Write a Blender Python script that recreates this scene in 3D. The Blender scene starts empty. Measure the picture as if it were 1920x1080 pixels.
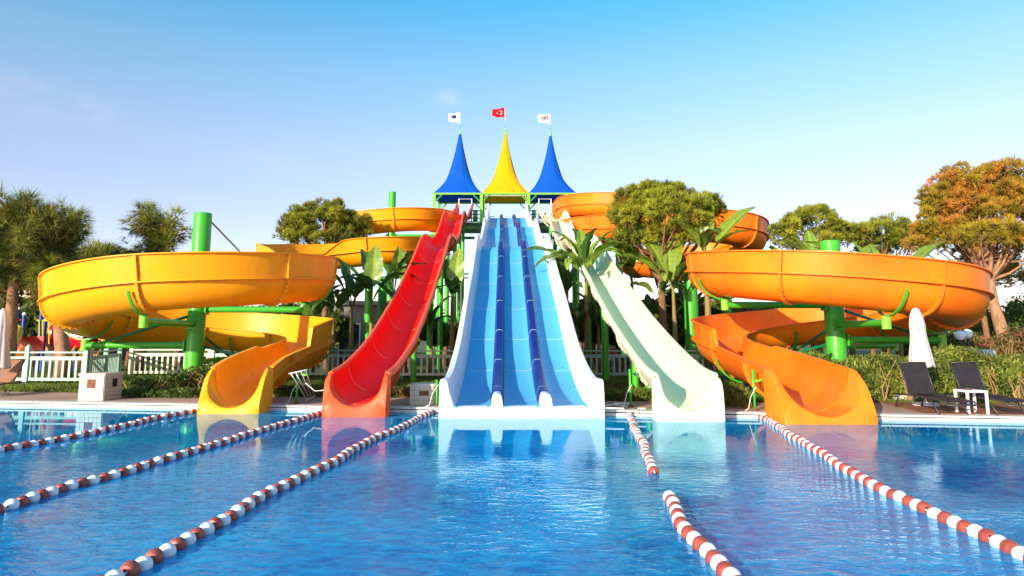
import bpy, math, random
import numpy as np
from mathutils import Vector, Matrix

R = math.radians
rng = np.random.default_rng(7)
random.seed(7)
scn = bpy.context.scene
COL = scn.collection

# ------------------------------------------------------------------ camera
F, CX, CY, HY = 1250.0, 960.0, 468.0, 630.0          # focal length and principal point in photo pixels
EYE = 1.70
PITCH = math.atan((HY - CY) / F)
cam_d = bpy.data.cameras.new("camera")
cam = bpy.data.objects.new("camera", cam_d)
COL.objects.link(cam)
cam.location = (0, 0, EYE)
cam.rotation_euler = (math.pi / 2 + PITCH, 0, 0)
cam_d.sensor_width = 36.0
cam_d.lens = 36.0 * F / 1920.0
cam_d.shift_y = -(540.0 - CY) / 1920.0
cam_d.clip_start = 0.1
cam_d.clip_end = 6000
scn.camera = cam

def at(px, py, d):
    """world point seen at photo pixel (px,py) at forward distance d"""
    v = -(py - CY) / F
    fy = math.cos(PITCH) - math.sin(PITCH) * v
    uz = math.sin(PITCH) + math.cos(PITCH) * v
    k = d / fy
    return Vector(((px - CX) / F * k, d, EYE + uz * k))

def on(px, py, z=0.0):
    """world point on the level z seen at a photo pixel"""
    v = -(py - CY) / F
    fy = math.cos(PITCH) - math.sin(PITCH) * v
    uz = math.sin(PITCH) + math.cos(PITCH) * v
    k = (z - EYE) / uz
    return Vector(((px - CX) / F * k, fy * k, z))

# ------------------------------------------------------------------ sky and sun
SUN_AZ, SUN_EL = 35.0, 15.0            # sun behind the camera, to the left
sd = Vector((-math.sin(R(SUN_AZ)) * math.cos(R(SUN_EL)), -math.cos(R(SUN_AZ)) * math.cos(R(SUN_EL)), math.sin(R(SUN_EL))))
w = bpy.data.worlds.new("World")
scn.world = w
w.use_nodes = True
nt = w.node_tree
nt.nodes.clear()
N = nt.nodes.new
L = nt.links.new
sky = N("ShaderNodeTexSky")
sky.sky_type = 'NISHITA'
sky.sun_disc = False
sky.sun_elevation = R(SUN_EL)
sky.sun_rotation = math.atan2(sd.x, sd.y)
sky.air_density = 1.0
sky.dust_density = 0.6
sky.ozone_density = 2.0
hsv = N("ShaderNodeHueSaturation")
hsv.inputs['Saturation'].default_value = 0.95
hsv.inputs['Hue'].default_value = 0.488
bg = N("ShaderNodeBackground")
bg.inputs['Strength'].default_value = 0.14
out = N("ShaderNodeOutputWorld")
L(sky.outputs[0], hsv.inputs['Color'])
# bluer overhead, milkier towards the horizon
elc = N("ShaderNodeTexCoord"); els = N("ShaderNodeSeparateXYZ"); L(elc.outputs['Generated'], els.inputs[0])
ramp = N("ShaderNodeValToRGB"); L(els.outputs['Z'], ramp.inputs[0])
cr_ = ramp.color_ramp
cr_.elements[0].position = 0.0; cr_.elements[0].color = (.97, .79, .88, 1)
cr_.elements[1].position = 0.60; cr_.elements[1].color = (.28, .86, 1.06, 1)
for p_, c_ in ((.20, (1.0, .79, .88, 1)), (.27, (1.02, .86, .93, 1)), (.37, (.78, .92, 1.0, 1)), (.46, (.36, .92, 1.10, 1))):
    e_ = cr_.elements.new(p_); e_.color = c_
skm = N("ShaderNodeMixRGB"); skm.blend_type = 'MULTIPLY'; skm.inputs[0].default_value = 1.0
L(hsv.outputs[0], skm.inputs[1]); L(ramp.outputs[0], skm.inputs[2])
last = skm.outputs[0]
# three faint wisps of cloud
geo = N("ShaderNodeTexCoord")
noi = N("ShaderNodeTexNoise")
noi.inputs['Scale'].default_value = 14
noi.inputs['Detail'].default_value = 8
noi.inputs['Roughness'].default_value = 0.62
mp = N("ShaderNodeMapping")
mp.inputs['Scale'].default_value = (1, 1, 2.6)
L(geo.outputs['Generated'], mp.inputs[0])
L(mp.outputs[0], noi.inputs['Vector'])
for (px, py, rad, amt) in ((842, 184, 0.045, 0.35), (15, 155, 0.06, 0.18), (130, 205, 0.09, 0.18), (520, 310, 0.10, 0.12)):
    d = (at(px, py, 100) - Vector((0, 0, EYE))).normalized()
    sub = N("ShaderNodeVectorMath"); sub.operation = 'SUBTRACT'; sub.inputs[1].default_value = d
    sc = N("ShaderNodeVectorMath"); sc.operation = 'MULTIPLY'; sc.inputs[1].default_value = (1, 1, 2.2)
    ln = N("ShaderNodeVectorMath"); ln.operation = 'LENGTH'
    L(geo.outputs['Generated'], sub.inputs[0]); L(sub.outputs[0], sc.inputs[0]); L(sc.outputs[0], ln.inputs[0])
    mr = N("ShaderNodeMapRange"); mr.interpolation_type = 'SMOOTHSTEP'
    mr.inputs[1].default_value = rad; mr.inputs[2].default_value = 0.0; mr.inputs[3].default_value = 0; mr.inputs[4].default_value = 1
    L(ln.outputs['Value'], mr.inputs[0])
    nr = N("ShaderNodeMapRange"); nr.inputs[1].default_value = 0.42; nr.inputs[2].default_value = 0.68
    L(noi.outputs[0], nr.inputs[0])
    mu = N("ShaderNodeMath"); mu.operation = 'MULTIPLY'; L(mr.outputs[0], mu.inputs[0]); L(nr.outputs[0], mu.inputs[1])
    m2 = N("ShaderNodeMath"); m2.operation = 'MULTIPLY'; m2.inputs[1].default_value = amt; L(mu.outputs[0], m2.inputs[0])
    mx = N("ShaderNodeMixRGB"); mx.inputs[2].default_value = (3.3, 3.2, 3.3, 1)
    L(m2.outputs[0], mx.inputs[0]); L(last, mx.inputs[1]); last = mx.outputs[0]
L(last, bg.inputs['Color'])
L(bg.outputs[0], out.inputs[0])

sun_d = bpy.data.lights.new("sun", 'SUN')
sun_d.energy = 3.9
sun_d.angle = R(0.5)
sun_d.color = (1.0, 0.86, 0.66)
sun = bpy.data.objects.new("sun", sun_d)
COL.objects.link(sun)
sun.rotation_euler = sd.to_track_quat('Z', 'Y').to_euler()
sun.location = (0, 0, 60)

vs = scn.view_settings
vs.view_transform = 'Standard'
vs.look = 'None'
vs.gamma = 1
vs.use_curve_mapping = False
vs.exposure = 1.0
scn.cycles.use_denoising = True
scn.cycles.max_bounces = 8
scn.cycles.transparent_max_bounces = 8

# ------------------------------------------------------------------ materials
def mat(name, color, rough=0.5, spec=0.5, vary=0.0, scale=3.0, bump=0.0, bscale=40.0, metallic=0.0, coat=0.0, color2=None, stretch=None, transl=0.0, detail=4, dirt=0.0, dscale=(2.6, 2.6, .7)):
    m = bpy.data.materials.new(name)
    m.use_nodes = True
    t = m.node_tree
    p = t.nodes['Principled BSDF']
    p.inputs['Base Color'].default_value = (*color, 1)
    p.inputs['Roughness'].default_value = rough
    p.inputs['Specular IOR Level'].default_value = spec
    p.inputs['Metallic'].default_value = metallic
    p.inputs['Coat Weight'].default_value = coat
    p.inputs['Coat Roughness'].default_value = 0.08
    tc = t.nodes.new("ShaderNodeTexCoord")
    src = tc.outputs['Object']
    if stretch:
        mm = t.nodes.new("ShaderNodeMapping"); mm.inputs['Scale'].default_value = stretch
        t.links.new(src, mm.inputs[0]); src = mm.outputs[0]
    if vary or color2:
        n = t.nodes.new("ShaderNodeTexNoise")
        n.inputs['Scale'].default_value = scale; n.inputs['Detail'].default_value = detail
        t.links.new(src, n.inputs['Vector'])
        r = t.nodes.new("ShaderNodeMapRange"); r.inputs[1].default_value = 0.3; r.inputs[2].default_value = 0.7
        t.links.new(n.outputs[0], r.inputs[0])
        x = t.nodes.new("ShaderNodeMixRGB")
        c2 = color2 if color2 else tuple(max(0, c * (1 - vary)) for c in color)
        x.inputs[1].default_value = (*color, 1); x.inputs[2].default_value = (*c2, 1)
        t.links.new(r.outputs[0], x.inputs[0])
        t.links.new(x.outputs[0], p.inputs['Base Color'])
        if not color2:
            rr = t.nodes.new("ShaderNodeMapRange"); rr.inputs[3].default_value = rough * 0.85; rr.inputs[4].default_value = min(1, rough * 1.25)
            t.links.new(n.outputs[0], rr.inputs[0]); t.links.new(rr.outputs[0], p.inputs['Roughness'])
    if dirt:
        dm = t.nodes.new("ShaderNodeMapping"); dm.inputs['Scale'].default_value = dscale; t.links.new(tc.outputs['Object'], dm.inputs[0])
        dn = t.nodes.new("ShaderNodeTexNoise"); dn.inputs['Scale'].default_value = 2.0; dn.inputs['Detail'].default_value = 9; dn.inputs['Roughness'].default_value = 0.68; t.links.new(dm.outputs[0], dn.inputs['Vector'])
        dr = t.nodes.new("ShaderNodeMapRange"); dr.inputs[1].default_value = 0.50; dr.inputs[2].default_value = 0.74; dr.inputs[4].default_value = dirt; t.links.new(dn.outputs[0], dr.inputs[0])
        dx = t.nodes.new("ShaderNodeMixRGB"); bc = p.inputs['Base Color']
        if bc.is_linked: t.links.new(bc.links[0].from_socket, dx.inputs[1])
        else: dx.inputs[1].default_value = (*color, 1)
        g_ = sum(color) / 3
        dx.inputs[2].default_value = (*[c * .50 + g_ * .10 for c in color], 1)
        t.links.new(dr.outputs[0], dx.inputs[0]); t.links.new(dx.outputs[0], bc)
    if bump:
        b = t.nodes.new("ShaderNodeTexNoise"); b.inputs['Scale'].default_value = bscale; b.inputs['Detail'].default_value = 5
        t.links.new(src, b.inputs['Vector'])
        bn = t.nodes.new("ShaderNodeBump"); bn.inputs['Strength'].default_value = bump; bn.inputs['Distance'].default_value = 0.02
        t.links.new(b.outputs[0], bn.inputs['Height']); t.links.new(bn.outputs[0], p.inputs['Normal'])
    if transl:
        tr = t.nodes.new("ShaderNodeBsdfTranslucent"); ms = t.nodes.new("ShaderNodeMixShader"); ms.inputs[0].default_value = transl
        bc = p.inputs['Base Color']
        if bc.is_linked: t.links.new(bc.links[0].from_socket, tr.inputs[0])
        else: tr.inputs[0].default_value = (*color, 1)
        o = t.nodes['Material Output']
        t.links.new(p.outputs[0], ms.inputs[1]); t.links.new(tr.outputs[0], ms.inputs[2]); t.links.new(ms.outputs[0], o.inputs[0])
    return m

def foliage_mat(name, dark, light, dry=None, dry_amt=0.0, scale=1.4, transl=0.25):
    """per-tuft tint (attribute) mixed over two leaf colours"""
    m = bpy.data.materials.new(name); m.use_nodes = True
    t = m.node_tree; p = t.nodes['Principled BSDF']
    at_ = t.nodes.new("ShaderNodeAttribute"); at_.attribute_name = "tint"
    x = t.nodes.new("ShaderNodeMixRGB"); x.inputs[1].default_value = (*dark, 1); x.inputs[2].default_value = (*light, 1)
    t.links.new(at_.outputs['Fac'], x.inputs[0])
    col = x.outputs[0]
    if dry:
        tc = t.nodes.new("ShaderNodeTexCoord"); n = t.nodes.new("ShaderNodeTexNoise"); n.inputs['Scale'].default_value = scale; n.inputs['Detail'].default_value = 5
        t.links.new(tc.outputs['Object'], n.inputs['Vector'])
        r = t.nodes.new("ShaderNodeMapRange"); r.inputs[1].default_value = 0.62 - 0.35 * dry_amt; r.inputs[2].default_value = 0.72 - 0.25 * dry_amt
        t.links.new(n.outputs[0], r.inputs[0])
        y = t.nodes.new("ShaderNodeMixRGB"); t.links.new(r.outputs[0], y.inputs[0]); t.links.new(col, y.inputs[1]); y.inputs[2].default_value = (*dry, 1)
        col = y.outputs[0]
    t.links.new(col, p.inputs['Base Color'])
    p.inputs['Roughness'].default_value = 0.55
    p.inputs['Specular IOR Level'].default_value = 0.3
    tr = t.nodes.new("ShaderNodeBsdfTranslucent"); ms = t.nodes.new("ShaderNodeMixShader"); ms.inputs[0].default_value = transl
    t.links.new(col, tr.inputs[0])
    t.links.new(p.outputs[0], ms.inputs[1]); t.links.new(tr.outputs[0], ms.inputs[2]); t.links.new(ms.outputs[0], t.nodes['Material Output'].inputs[0])
    return m

M = {}
M['yellow'] = mat('yellow_fibreglass', (0.93, 0.36, 0.005), 0.38, 0.22, 0.08, 1.3, 0.03, 25, dirt=.32)
M['yellow_rim'] = mat('yellow_rim', (0.93, 0.40, 0.010), 0.42, 0.22, 0.12, 5, dirt=.30)
M['orange'] = mat('orange_fibreglass', (0.94, 0.14, 0.008), 0.38, 0.22, 0.0, 0.6, 0.03, 25, color2=(0.94, 0.25, 0.010), dirt=.30)
M['orange_rim'] = mat('orange_rim', (0.94, 0.22, 0.012), 0.42, 0.22, 0.15, 5, dirt=.30)
M['red'] = mat('red_fibreglass', (0.92, 0.012, 0.008), 0.48, 0.08, 0.05, 1.2, dirt=.28)
M['red_rim'] = mat('red_rim', (0.88, 0.10, 0.03), 0.42, 0.2, 0.10, 5)
M['cream'] = mat('cream_fibreglass', (0.67, 0.79, 0.53), 0.40, 0.22, 0.05, 1.2, dirt=.25)
M['cream_rim'] = mat('cream_rim', (0.70, 0.75, 0.54), 0.40, 0.25, 0.06, 4, dirt=.25)
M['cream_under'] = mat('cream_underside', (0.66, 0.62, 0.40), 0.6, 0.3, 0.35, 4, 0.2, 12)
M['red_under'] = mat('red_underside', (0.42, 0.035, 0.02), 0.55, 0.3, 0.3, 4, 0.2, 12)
M['lane'] = mat('blue_lane', (0.085, 0.44, 0.80), 0.36, 0.22, 0.06, 1.2, dirt=.35)
M['divider'] = mat('navy_divider', (0.008, 0.014, 0.20), 0.34, 0.3, 0.15, 3, dirt=.3)  # navy deepened so the ridge colour includes its own shadow
M['white_gel'] = mat('white_gelcoat', (0.82, 0.83, 0.84), 0.34, 0.35, 0.05, 1.5, dirt=.22)
M['seam'] = mat('pale_caulk', (0.80, 0.72, 0.66), 0.6, 0.2)
M['seam_blue'] = mat('pale_blue_caulk', (0.55, 0.76, 0.90), 0.6, 0.2)
M['seam_red'] = mat('pink_caulk', (0.86, 0.36, 0.26), 0.6, 0.2)
M['green'] = mat('green_paint', (0.06, 0.42, 0.03), 0.32, 0.4, 0.15, 2.0, 0.03, 30)
M['green_dark'] = mat('dark_green_paint', (0.012, 0.19, 0.07), 0.35, 0.45, 0.2, 3)
M['green_light'] = mat('lime_paint', (0.20, 0.62, 0.04), 0.35, 0.4, 0.2, 3)
M['bolt'] = mat('bolt_steel', (0.22, 0.12, 0.05), 0.5, 0.5)
M['canvas_blue'] = mat('blue_canvas', (0.004, 0.095, 0.52), 0.75, 0.12, 0.12, 1.5, 0.08, 60, transl=0.12, dirt=.35)
M['canvas_yellow'] = mat('yellow_canvas', (0.68, 0.40, 0.004), 0.75, 0.1, 0.10, 1.5, 0.08, 60, transl=0.10, dirt=.3)
M['white_paint'] = mat('white_paint', (0.80, 0.80, 0.78), 0.45, 0.4, 0.08, 2)
M['white_cloth'] = mat('white_cloth', (0.62, 0.60, 0.57), 0.9, 0.1, 0.06, 6, 0.15, 50, transl=0.10)
M['fence'] = mat('mint_fence_paint', (0.40, 0.62, 0.52), 0.5, 0.3, 0.2, 4, 0.1, 30)
M['fence_cream'] = mat('cream_fence_paint', (0.74, 0.74, 0.55), 0.5, 0.3, 0.2, 4, 0.1, 30)
M['steel'] = mat('pale_steel', (0.35, 0.55, 0.55), 0.35, 0.5, metallic=0.3)
M['flag_white'] = mat('white_flag', (0.82, 0.83, 0.86), 0.8, 0.1, transl=0.2)
M['flag_red'] = mat('red_flag', (0.72, 0.012, 0.015), 0.8, 0.1, transl=0.2)
M['navy_print'] = mat('navy_print', (0.012, 0.012, 0.18), 0.8, 0.1)
M['black_print'] = mat('black_print', (0.02, 0.012, 0.04), 0.8, 0.1)
M['olive_print'] = mat('olive_print', (0.45, 0.45, 0.20), 0.8, 0.1)
M['tile'] = mat('white_tile', (0.60, 0.55, 0.46), 0.4, 0.4, 0.18, 6, 0.06, 30, dirt=.4)
M['tile_shaded'] = mat('shaded_tile', (0.58, 0.52, 0.43), 0.45, 0.4, 0.22, 6, 0.06, 30)  # same white tile, darkened for the box side turned from the sun
M['grout'] = mat('tile_grout', (0.26, 0.20, 0.15), 0.9, 0.1, 0.3, 10)
M['rust'] = mat('rust_door', (0.26, 0.09, 0.04), 0.7, 0.2, 0.4, 8)
M['dark'] = mat('dark_opening', (0.02, 0.017, 0.015), 0.8, 0.2)
M['coping'] = mat('coping_tile', (0.72, 0.69, 0.63), 0.45, 0.4, 0.2, 5, 0.05, 30)
M['deck'] = mat('deck_paving', (0.50, 0.36, 0.27), 0.8, 0.2, 0.0, 0.8, 0.12, 25, color2=(0.36, 0.24, 0.17))
M['plank'] = mat('brown_plank', (0.26, 0.11, 0.06), 0.6, 0.3, 0.35, 3, 0.15, 20, stretch=(1, 8, 1))
M['lawn'] = mat('lawn_soil', (0.09, 0.14, 0.02), 0.95, 0.1, 0.0, 0.5, 0.4, 25, color2=(0.17, 0.14, 0.05))
M['ground'] = mat('ground_far', (0.12, 0.13, 0.05), 0.95, 0.1, 0.0, 0.1, 0.2, 5, color2=(0.20, 0.16, 0.09))
M['bark'] = mat('pine_bark', (0.30, 0.155, 0.085), 0.9, 0.1, 0.0, 9, 0.8, 14, color2=(0.14, 0.075, 0.045), stretch=(1, 1, 0.35))
M['bark_pale'] = mat('pale_bark', (0.44, 0.24, 0.14), 0.9, 0.1, 0.0, 8, 0.8, 14, color2=(0.22, 0.12, 0.07), stretch=(1, 1, 0.35))
M['stemgreen'] = mat('banana_stem', (0.22, 0.25, 0.06), 0.6, 0.3, 0.0, 7, 0.3, 12, color2=(0.24, 0.13, 0.05), stretch=(1, 1, 0.3))
M['rope'] = mat('white_rope', (0.76, 0.74, 0.68), 0.7, 0.2)
M['float_white'] = mat('white_float', (0.80, 0.80, 0.80), 0.32, 0.45, 0.06, 9, dirt=.3, dscale=(16, 16, 16))
M['float_red'] = mat('brick_float', (0.42, 0.085, 0.055), 0.34, 0.45, 0.0, 8, color2=(0.26, 0.05, 0.04), dirt=.4, dscale=(20, 20, 20))
M['lounge_dark'] = mat('charcoal_mesh', (0.026, 0.023, 0.027), 0.6, 0.25, 0.35, 6, 0.1, 120)
M['lounge_frame'] = mat('dark_frame', (0.04, 0.036, 0.034), 0.4, 0.4)
M['lounge_brown'] = mat('brown_mesh', (0.30, 0.15, 0.09), 0.6, 0.3, 0.2, 6, 0.1, 120)
M['brown_frame'] = mat('brown_frame', (0.09, 0.06, 0.045), 0.4, 0.4)
M['blue_post'] = mat('blue_post', (0.012, 0.06, 0.32), 0.35, 0.5, 0.15, 3)
M['play_red'] = mat('red_play_plastic', (0.72, 0.03, 0.02), 0.3, 0.5, 0.1, 2)
M['play_pink'] = mat('crimson_tube', (0.62, 0.010, 0.035), 0.25, 0.5, 0.1, 2)
M['play_yellow'] = mat('yellow_play_plastic', (0.80, 0.60, 0.03), 0.3, 0.5, 0.1, 2)
M['play_orange'] = mat('orange_play_plastic', (0.80, 0.22, 0.03), 0.3, 0.5, 0.1, 2)
M['play_brown'] = mat('tan_panel', (0.38, 0.18, 0.07), 0.5, 0.3, 0.1, 2)
M['wall'] = mat('pale_plaster', (0.20, 0.20, 0.20), 0.85, 0.2, 0.15, 1, dirt=.5)
M['wall_dark'] = mat('grey_plaster', (0.17, 0.16, 0.155), 0.85, 0.2, 0.2, 1)
M['fascia'] = mat('cream_fascia', (0.70, 0.62, 0.48), 0.8, 0.2, 0.1, 1)
M['roof_grey'] = mat('grey_roof', (0.28, 0.26, 0.25), 0.8, 0.2, 0.2, 2)
M['glass'] = mat('window_glass', (0.03, 0.035, 0.04), 0.06, 0.6)
M['globe'] = mat('opal_globe', (0.82, 0.82, 0.82), 0.25, 0.5)
M['stone'] = mat('white_stone', (0.66, 0.62, 0.56), 0.85, 0.2, 0.3, 5, 0.4, 10)
M['pvc'] = mat('white_pvc', (0.78, 0.77, 0.76), 0.35, 0.5)
M['straw'] = mat('bare_stems', (0.42, 0.26, 0.12), 0.85, 0.1, 0.35, 9)

F_PINE = foliage_mat('pine_needles', (0.045, 0.075, 0.012), (0.50, 0.50, 0.04), (0.40, 0.24, 0.03), 0.05, 0.9, .3)
F_PINE_DRY = foliage_mat('dry_pine_needles', (0.13, 0.10, 0.012), (0.52, 0.40, 0.03), (0.55, 0.24, 0.04), 0.45, 0.7)
F_CAS = foliage_mat('drooping_needles', (0.025, 0.050, 0.018), (0.38, 0.40, 0.05), (0.40, 0.22, 0.07), 0.10, 0.9)
F_BG = foliage_mat('background_leaves', (0.022, 0.045, 0.012), (0.17, 0.21, 0.03), (0.20, 0.13, 0.04), 0.08, 0.5)
F_HEDGE = foliage_mat('oleander_leaves', (0.030, 0.070, 0.014), (0.30, 0.34, 0.05), (0.36, 0.22, 0.06), 0.06, 1.6)
F_RED = foliage_mat('reddish_leaves', (0.06, 0.06, 0.02), (0.28, 0.20, 0.06), (0.24, 0.06, 0.03), 0.25, 2.0)
F_GRASS = foliage_mat('grass_blades', (0.05, 0.09, 0.012), (0.20, 0.26, 0.03), (0.28, 0.20, 0.06), 0.10, 0.8)
F_SHRUB = foliage_mat('shrub_leaves', (0.02, 0.05, 0.010), (0.13, 0.20, 0.035), None, 0, 1.0)

def banana_mat(name, c1, c2, dry):
    m = foliage_mat(name, c1, c2, dry, 0.05, 0.9, 0.35)
    t = m.node_tree; p = t.nodes['Principled BSDF']
    p.inputs['Roughness'].default_value = 0.34; p.inputs['Specular IOR Level'].default_value = 0.5
    return m
F_BAN = banana_mat('banana_leaf', (0.07, 0.18, 0.022), (0.40, 0.52, 0.06), (0.46, 0.36, 0.08))
F_BAN_SHADED = banana_mat('shaded_banana_leaf', (0.022, 0.075, 0.022), (0.15, 0.27, 0.045), (0.18, 0.14, 0.03))  # same leaf with shade put into its colour, for low and rear leaves

# ------------------------------------------------------------------ mesh helpers
class MB:
    def __init__(s): s.v = []; s.f = []; s.m = []
    def add(s, vs, fs, mi=0):
        o = len(s.v)
        s.v.extend([tuple(p) for p in vs]); s.f.extend([tuple(i + o for i in f) for f in fs]); s.m.extend([mi] * len(fs))
    def box(s, c, size, rot=None, mi=0):
        x, y, z = (k / 2 for k in size)
        P = [Vector(p) for p in ((-x, -y, -z), (x, -y, -z), (x, y, -z), (-x, y, -z), (-x, -y, z), (x, -y, z), (x, y, z), (-x, y, z))]
        if rot is not None: P = [rot @ p for p in P]
        c = Vector(c)
        s.add([p + c for p in P], [(3, 2, 1, 0), (4, 5, 6, 7), (0, 1, 5, 4), (1, 2, 6, 5), (2, 3, 7, 6), (3, 0, 4, 7)], mi)
    def tube(s, pts, rad, n=10, cap=True, mi=0):
        pts = [Vector(p) for p in pts]
        if not hasattr(rad, '__len__'): rad = [rad] * len(pts)
        V = []; prev = None
        for i, p in enumerate(pts):
            T = (pts[min(i + 1, len(pts) - 1)] - pts[max(i - 1, 0)]).normalized()
            if prev is None:
                A = T.cross(Vector((0, 0, 1)))
                if A.length < 1e-3: A = T.cross(Vector((1, 0, 0)))
            else:
                A = prev - T * prev.dot(T)
            A.normalize(); B = T.cross(A); prev = A
            for k in range(n):
                a = 2 * math.pi * k / n
                V.append(p + (A * math.cos(a) + B * math.sin(a)) * rad[i])
        Fs = []
        for i in range(len(pts) - 1):
            for k in range(n):
                a = i * n + k; b = i * n + (k + 1) % n
                Fs.append((a, b, b + n, a + n))
        if cap:
            Fs.append(tuple(range(n - 1, -1, -1))); Fs.append(tuple(range((len(pts) - 1) * n, len(pts) * n)))
        s.add(V, Fs, mi)
    def lathe(s, prof, n=20, c=(0, 0, 0), mi=0, axis='z'):
        V = []; c = Vector(c)
        for (r, z) in prof:
            for k in range(n):
                a = 2 * math.pi * k / n
                p = (r * math.cos(a), r * math.sin(a), z)
                if axis == 'x': p = (p[2], p[0], p[1])
                V.append(Vector(p) + c)
        Fs = []
        for i in range(len(prof) - 1):
            for k in range(n):
                a = i * n + k; b = i * n + (k + 1) % n
                Fs.append((a, b, b + n, a + n))
        s.add(V, Fs, mi)
    def sweep(s, rows, closed=True, mi=0, caps=True):
        """rows: list of equally long point lists"""
        n = len(rows[0]); V = [p for r in rows for p in r]; Fs = []
        for i in range(len(rows) - 1):
            for k in range(n if closed else n - 1):
                a = i * n + k; b = i * n + (k + 1) % n
                Fs.append((a, a + n, b + n, b))
        if closed and caps:
            Fs.append(tuple(range(n))); Fs.append(tuple(range(len(rows) * n - 1, (len(rows) - 1) * n - 1, -1)))
        s.add(V, Fs, mi)
    def build(s, name, mats, parent=None, smooth=False, org=None, angle=None):
        if not isinstance(mats, (list, tuple)): mats = [mats]
        me = bpy.data.meshes.new(name)
        o_ = Vector(org) if org is not None else (parent_origin(parent) if parent is not None else Vector((0, 0, 0)))
        me.from_pydata([tuple(Vector(v) - o_) for v in s.v], [], s.f)
        for m in mats: me.materials.append(m)
        if len(mats) > 1: me.polygons.foreach_set('material_index', s.m)
        me.update()
        if angle is not None:
            me.polygons.foreach_set('use_smooth', [True] * len(me.polygons)); me.set_sharp_from_angle(angle=R(angle))
        elif smooth:
            me.polygons.foreach_set('use_smooth', [True] * len(me.polygons))
        return link(name, me, parent, None if parent is not None else o_)

def link(name, me, parent=None, loc=None):
    o = bpy.data.objects.new(name, me)
    COL.objects.link(o)
    if parent is not None: o.parent = parent
    if loc is not None: o.location = loc
    return o

def parent_origin(p):
    o = Vector((0, 0, 0))
    while p is not None:
        o += Vector(p.location); p = p.parent
    return o

def tag(o, label=None, cat=None, group=None, kind=None):
    if label: o['label'] = label
    if cat: o['category'] = cat
    if group: o['group'] = group
    if kind: o['kind'] = kind
    return o

def thing(name, label, cat, loc=(0, 0, 0), group=None):
    o = bpy.data.objects.new(name, None)
    o.empty_display_size = 0.2
    COL.objects.link(o); o.location = loc
    return tag(o, label, cat, group)

def kids(o, _c={}):
    return [c for c in bpy.data.objects if c.parent == o]

def dup(root, loc, rotz=None, label=None, group=None, scale=None):
    r = root.copy(); COL.objects.link(r); r.location = loc
    if rotz is not None: r.rotation_euler = (0, 0, rotz)
    if scale: r.scale = (scale,) * 3
    if label: r['label'] = label
    if group: r['group'] = group
    for ch in kids(root):
        c = ch.copy(); COL.objects.link(c); c.parent = r
        for g in kids(ch):
            d = g.copy(); COL.objects.link(d); d.parent = c
    return r

def mesh_np(name, V, F_, material, tint=None, parent=None, loc=None, smooth=False):
    me = bpy.data.meshes.new(name)
    V = np.ascontiguousarray(V, dtype=np.float32); F_ = np.ascontiguousarray(F_, dtype=np.int32)
    k = F_.shape[1]
    me.vertices.add(len(V)); me.vertices.foreach_set('co', V.ravel())
    me.loops.add(F_.size); me.loops.foreach_set('vertex_index', F_.ravel())
    me.polygons.add(len(F_)); me.polygons.foreach_set('loop_start', np.arange(0, F_.size, k, dtype=np.int32))
    if smooth: me.polygons.foreach_set('use_smooth', np.ones(len(F_), dtype=bool))
    if tint is not None:
        a = me.attributes.new('tint', 'FLOAT', 'POINT'); a.data.foreach_set('value', np.ascontiguousarray(tint, dtype=np.float32))
    me.update(calc_edges=True)
    me.materials.append(material)
    return link(name, me, parent, loc)

def unit(a): return a / np.maximum(np.linalg.norm(a, axis=-1, keepdims=True), 1e-6)

def needles(C, D, n, length, width, spread, tint, up=0.0):
    """n needle triangles from every tuft centre C along D"""
    K = len(C)
    B = np.repeat(C, n, 0); Dn = np.repeat(D, n, 0)
    d = unit(Dn + spread * rng.normal(size=Dn.shape) + np.array([0, 0, up]))
    ln = length * rng.uniform(0.6, 1.15, (K * n, 1))
    s = unit(np.cross(d, rng.normal(size=d.shape))) * width * 0.5
    base = B + d * ln * 0.05
    V = np.stack([base - s, base + s, base + d * ln], 1).reshape(-1, 3)
    T = np.repeat(np.clip(np.repeat(tint, n) + rng.normal(0, 0.08, K * n), 0, 1), 3)
    return V, T

def leaf_quads(C, size, asp, tint, dirs=None, spread=1.0):
    """diamond leaves centred at C"""
    K = len(C)
    d = unit(rng.normal(size=(K, 3)) * spread + (dirs if dirs is not None else 0))
    s = unit(np.cross(d, rng.normal(size=(K, 3))))
    ln = size * rng.uniform(0.6, 1.3, (K, 1))
    V = np.stack([C - d * ln * 0.5, C + s * ln * asp * 0.5, C + d * ln * 0.5, C - s * ln * asp * 0.5], 1).reshape(-1, 3)
    return V, np.repeat(np.clip(tint + rng.normal(0, 0.1, K), 0, 1), 4)

# ------------------------------------------------------------------ ground, pool and sky-wide setting
EDGE0, EDGEK = 14.92, -0.14                      # pool edge: y = EDGE0 + EDGEK * x
def edge_y(x): return EDGE0 + EDGEK * x
ea = math.atan(EDGEK)
ex = Vector((math.cos(ea), math.sin(ea), 0)); ey = Vector((-math.sin(ea), math.cos(ea), 0))
E0 = Vector((0, EDGE0, 0))
def ep(u, v, z=0.0): return E0 + ex * u + ey * v + Vector((0, 0, z))    # u along the pool edge, v away from the pool

UL, UR, VB = -17.2, 19.0, -32.0                  # pool extent
Z = 0.10
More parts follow.
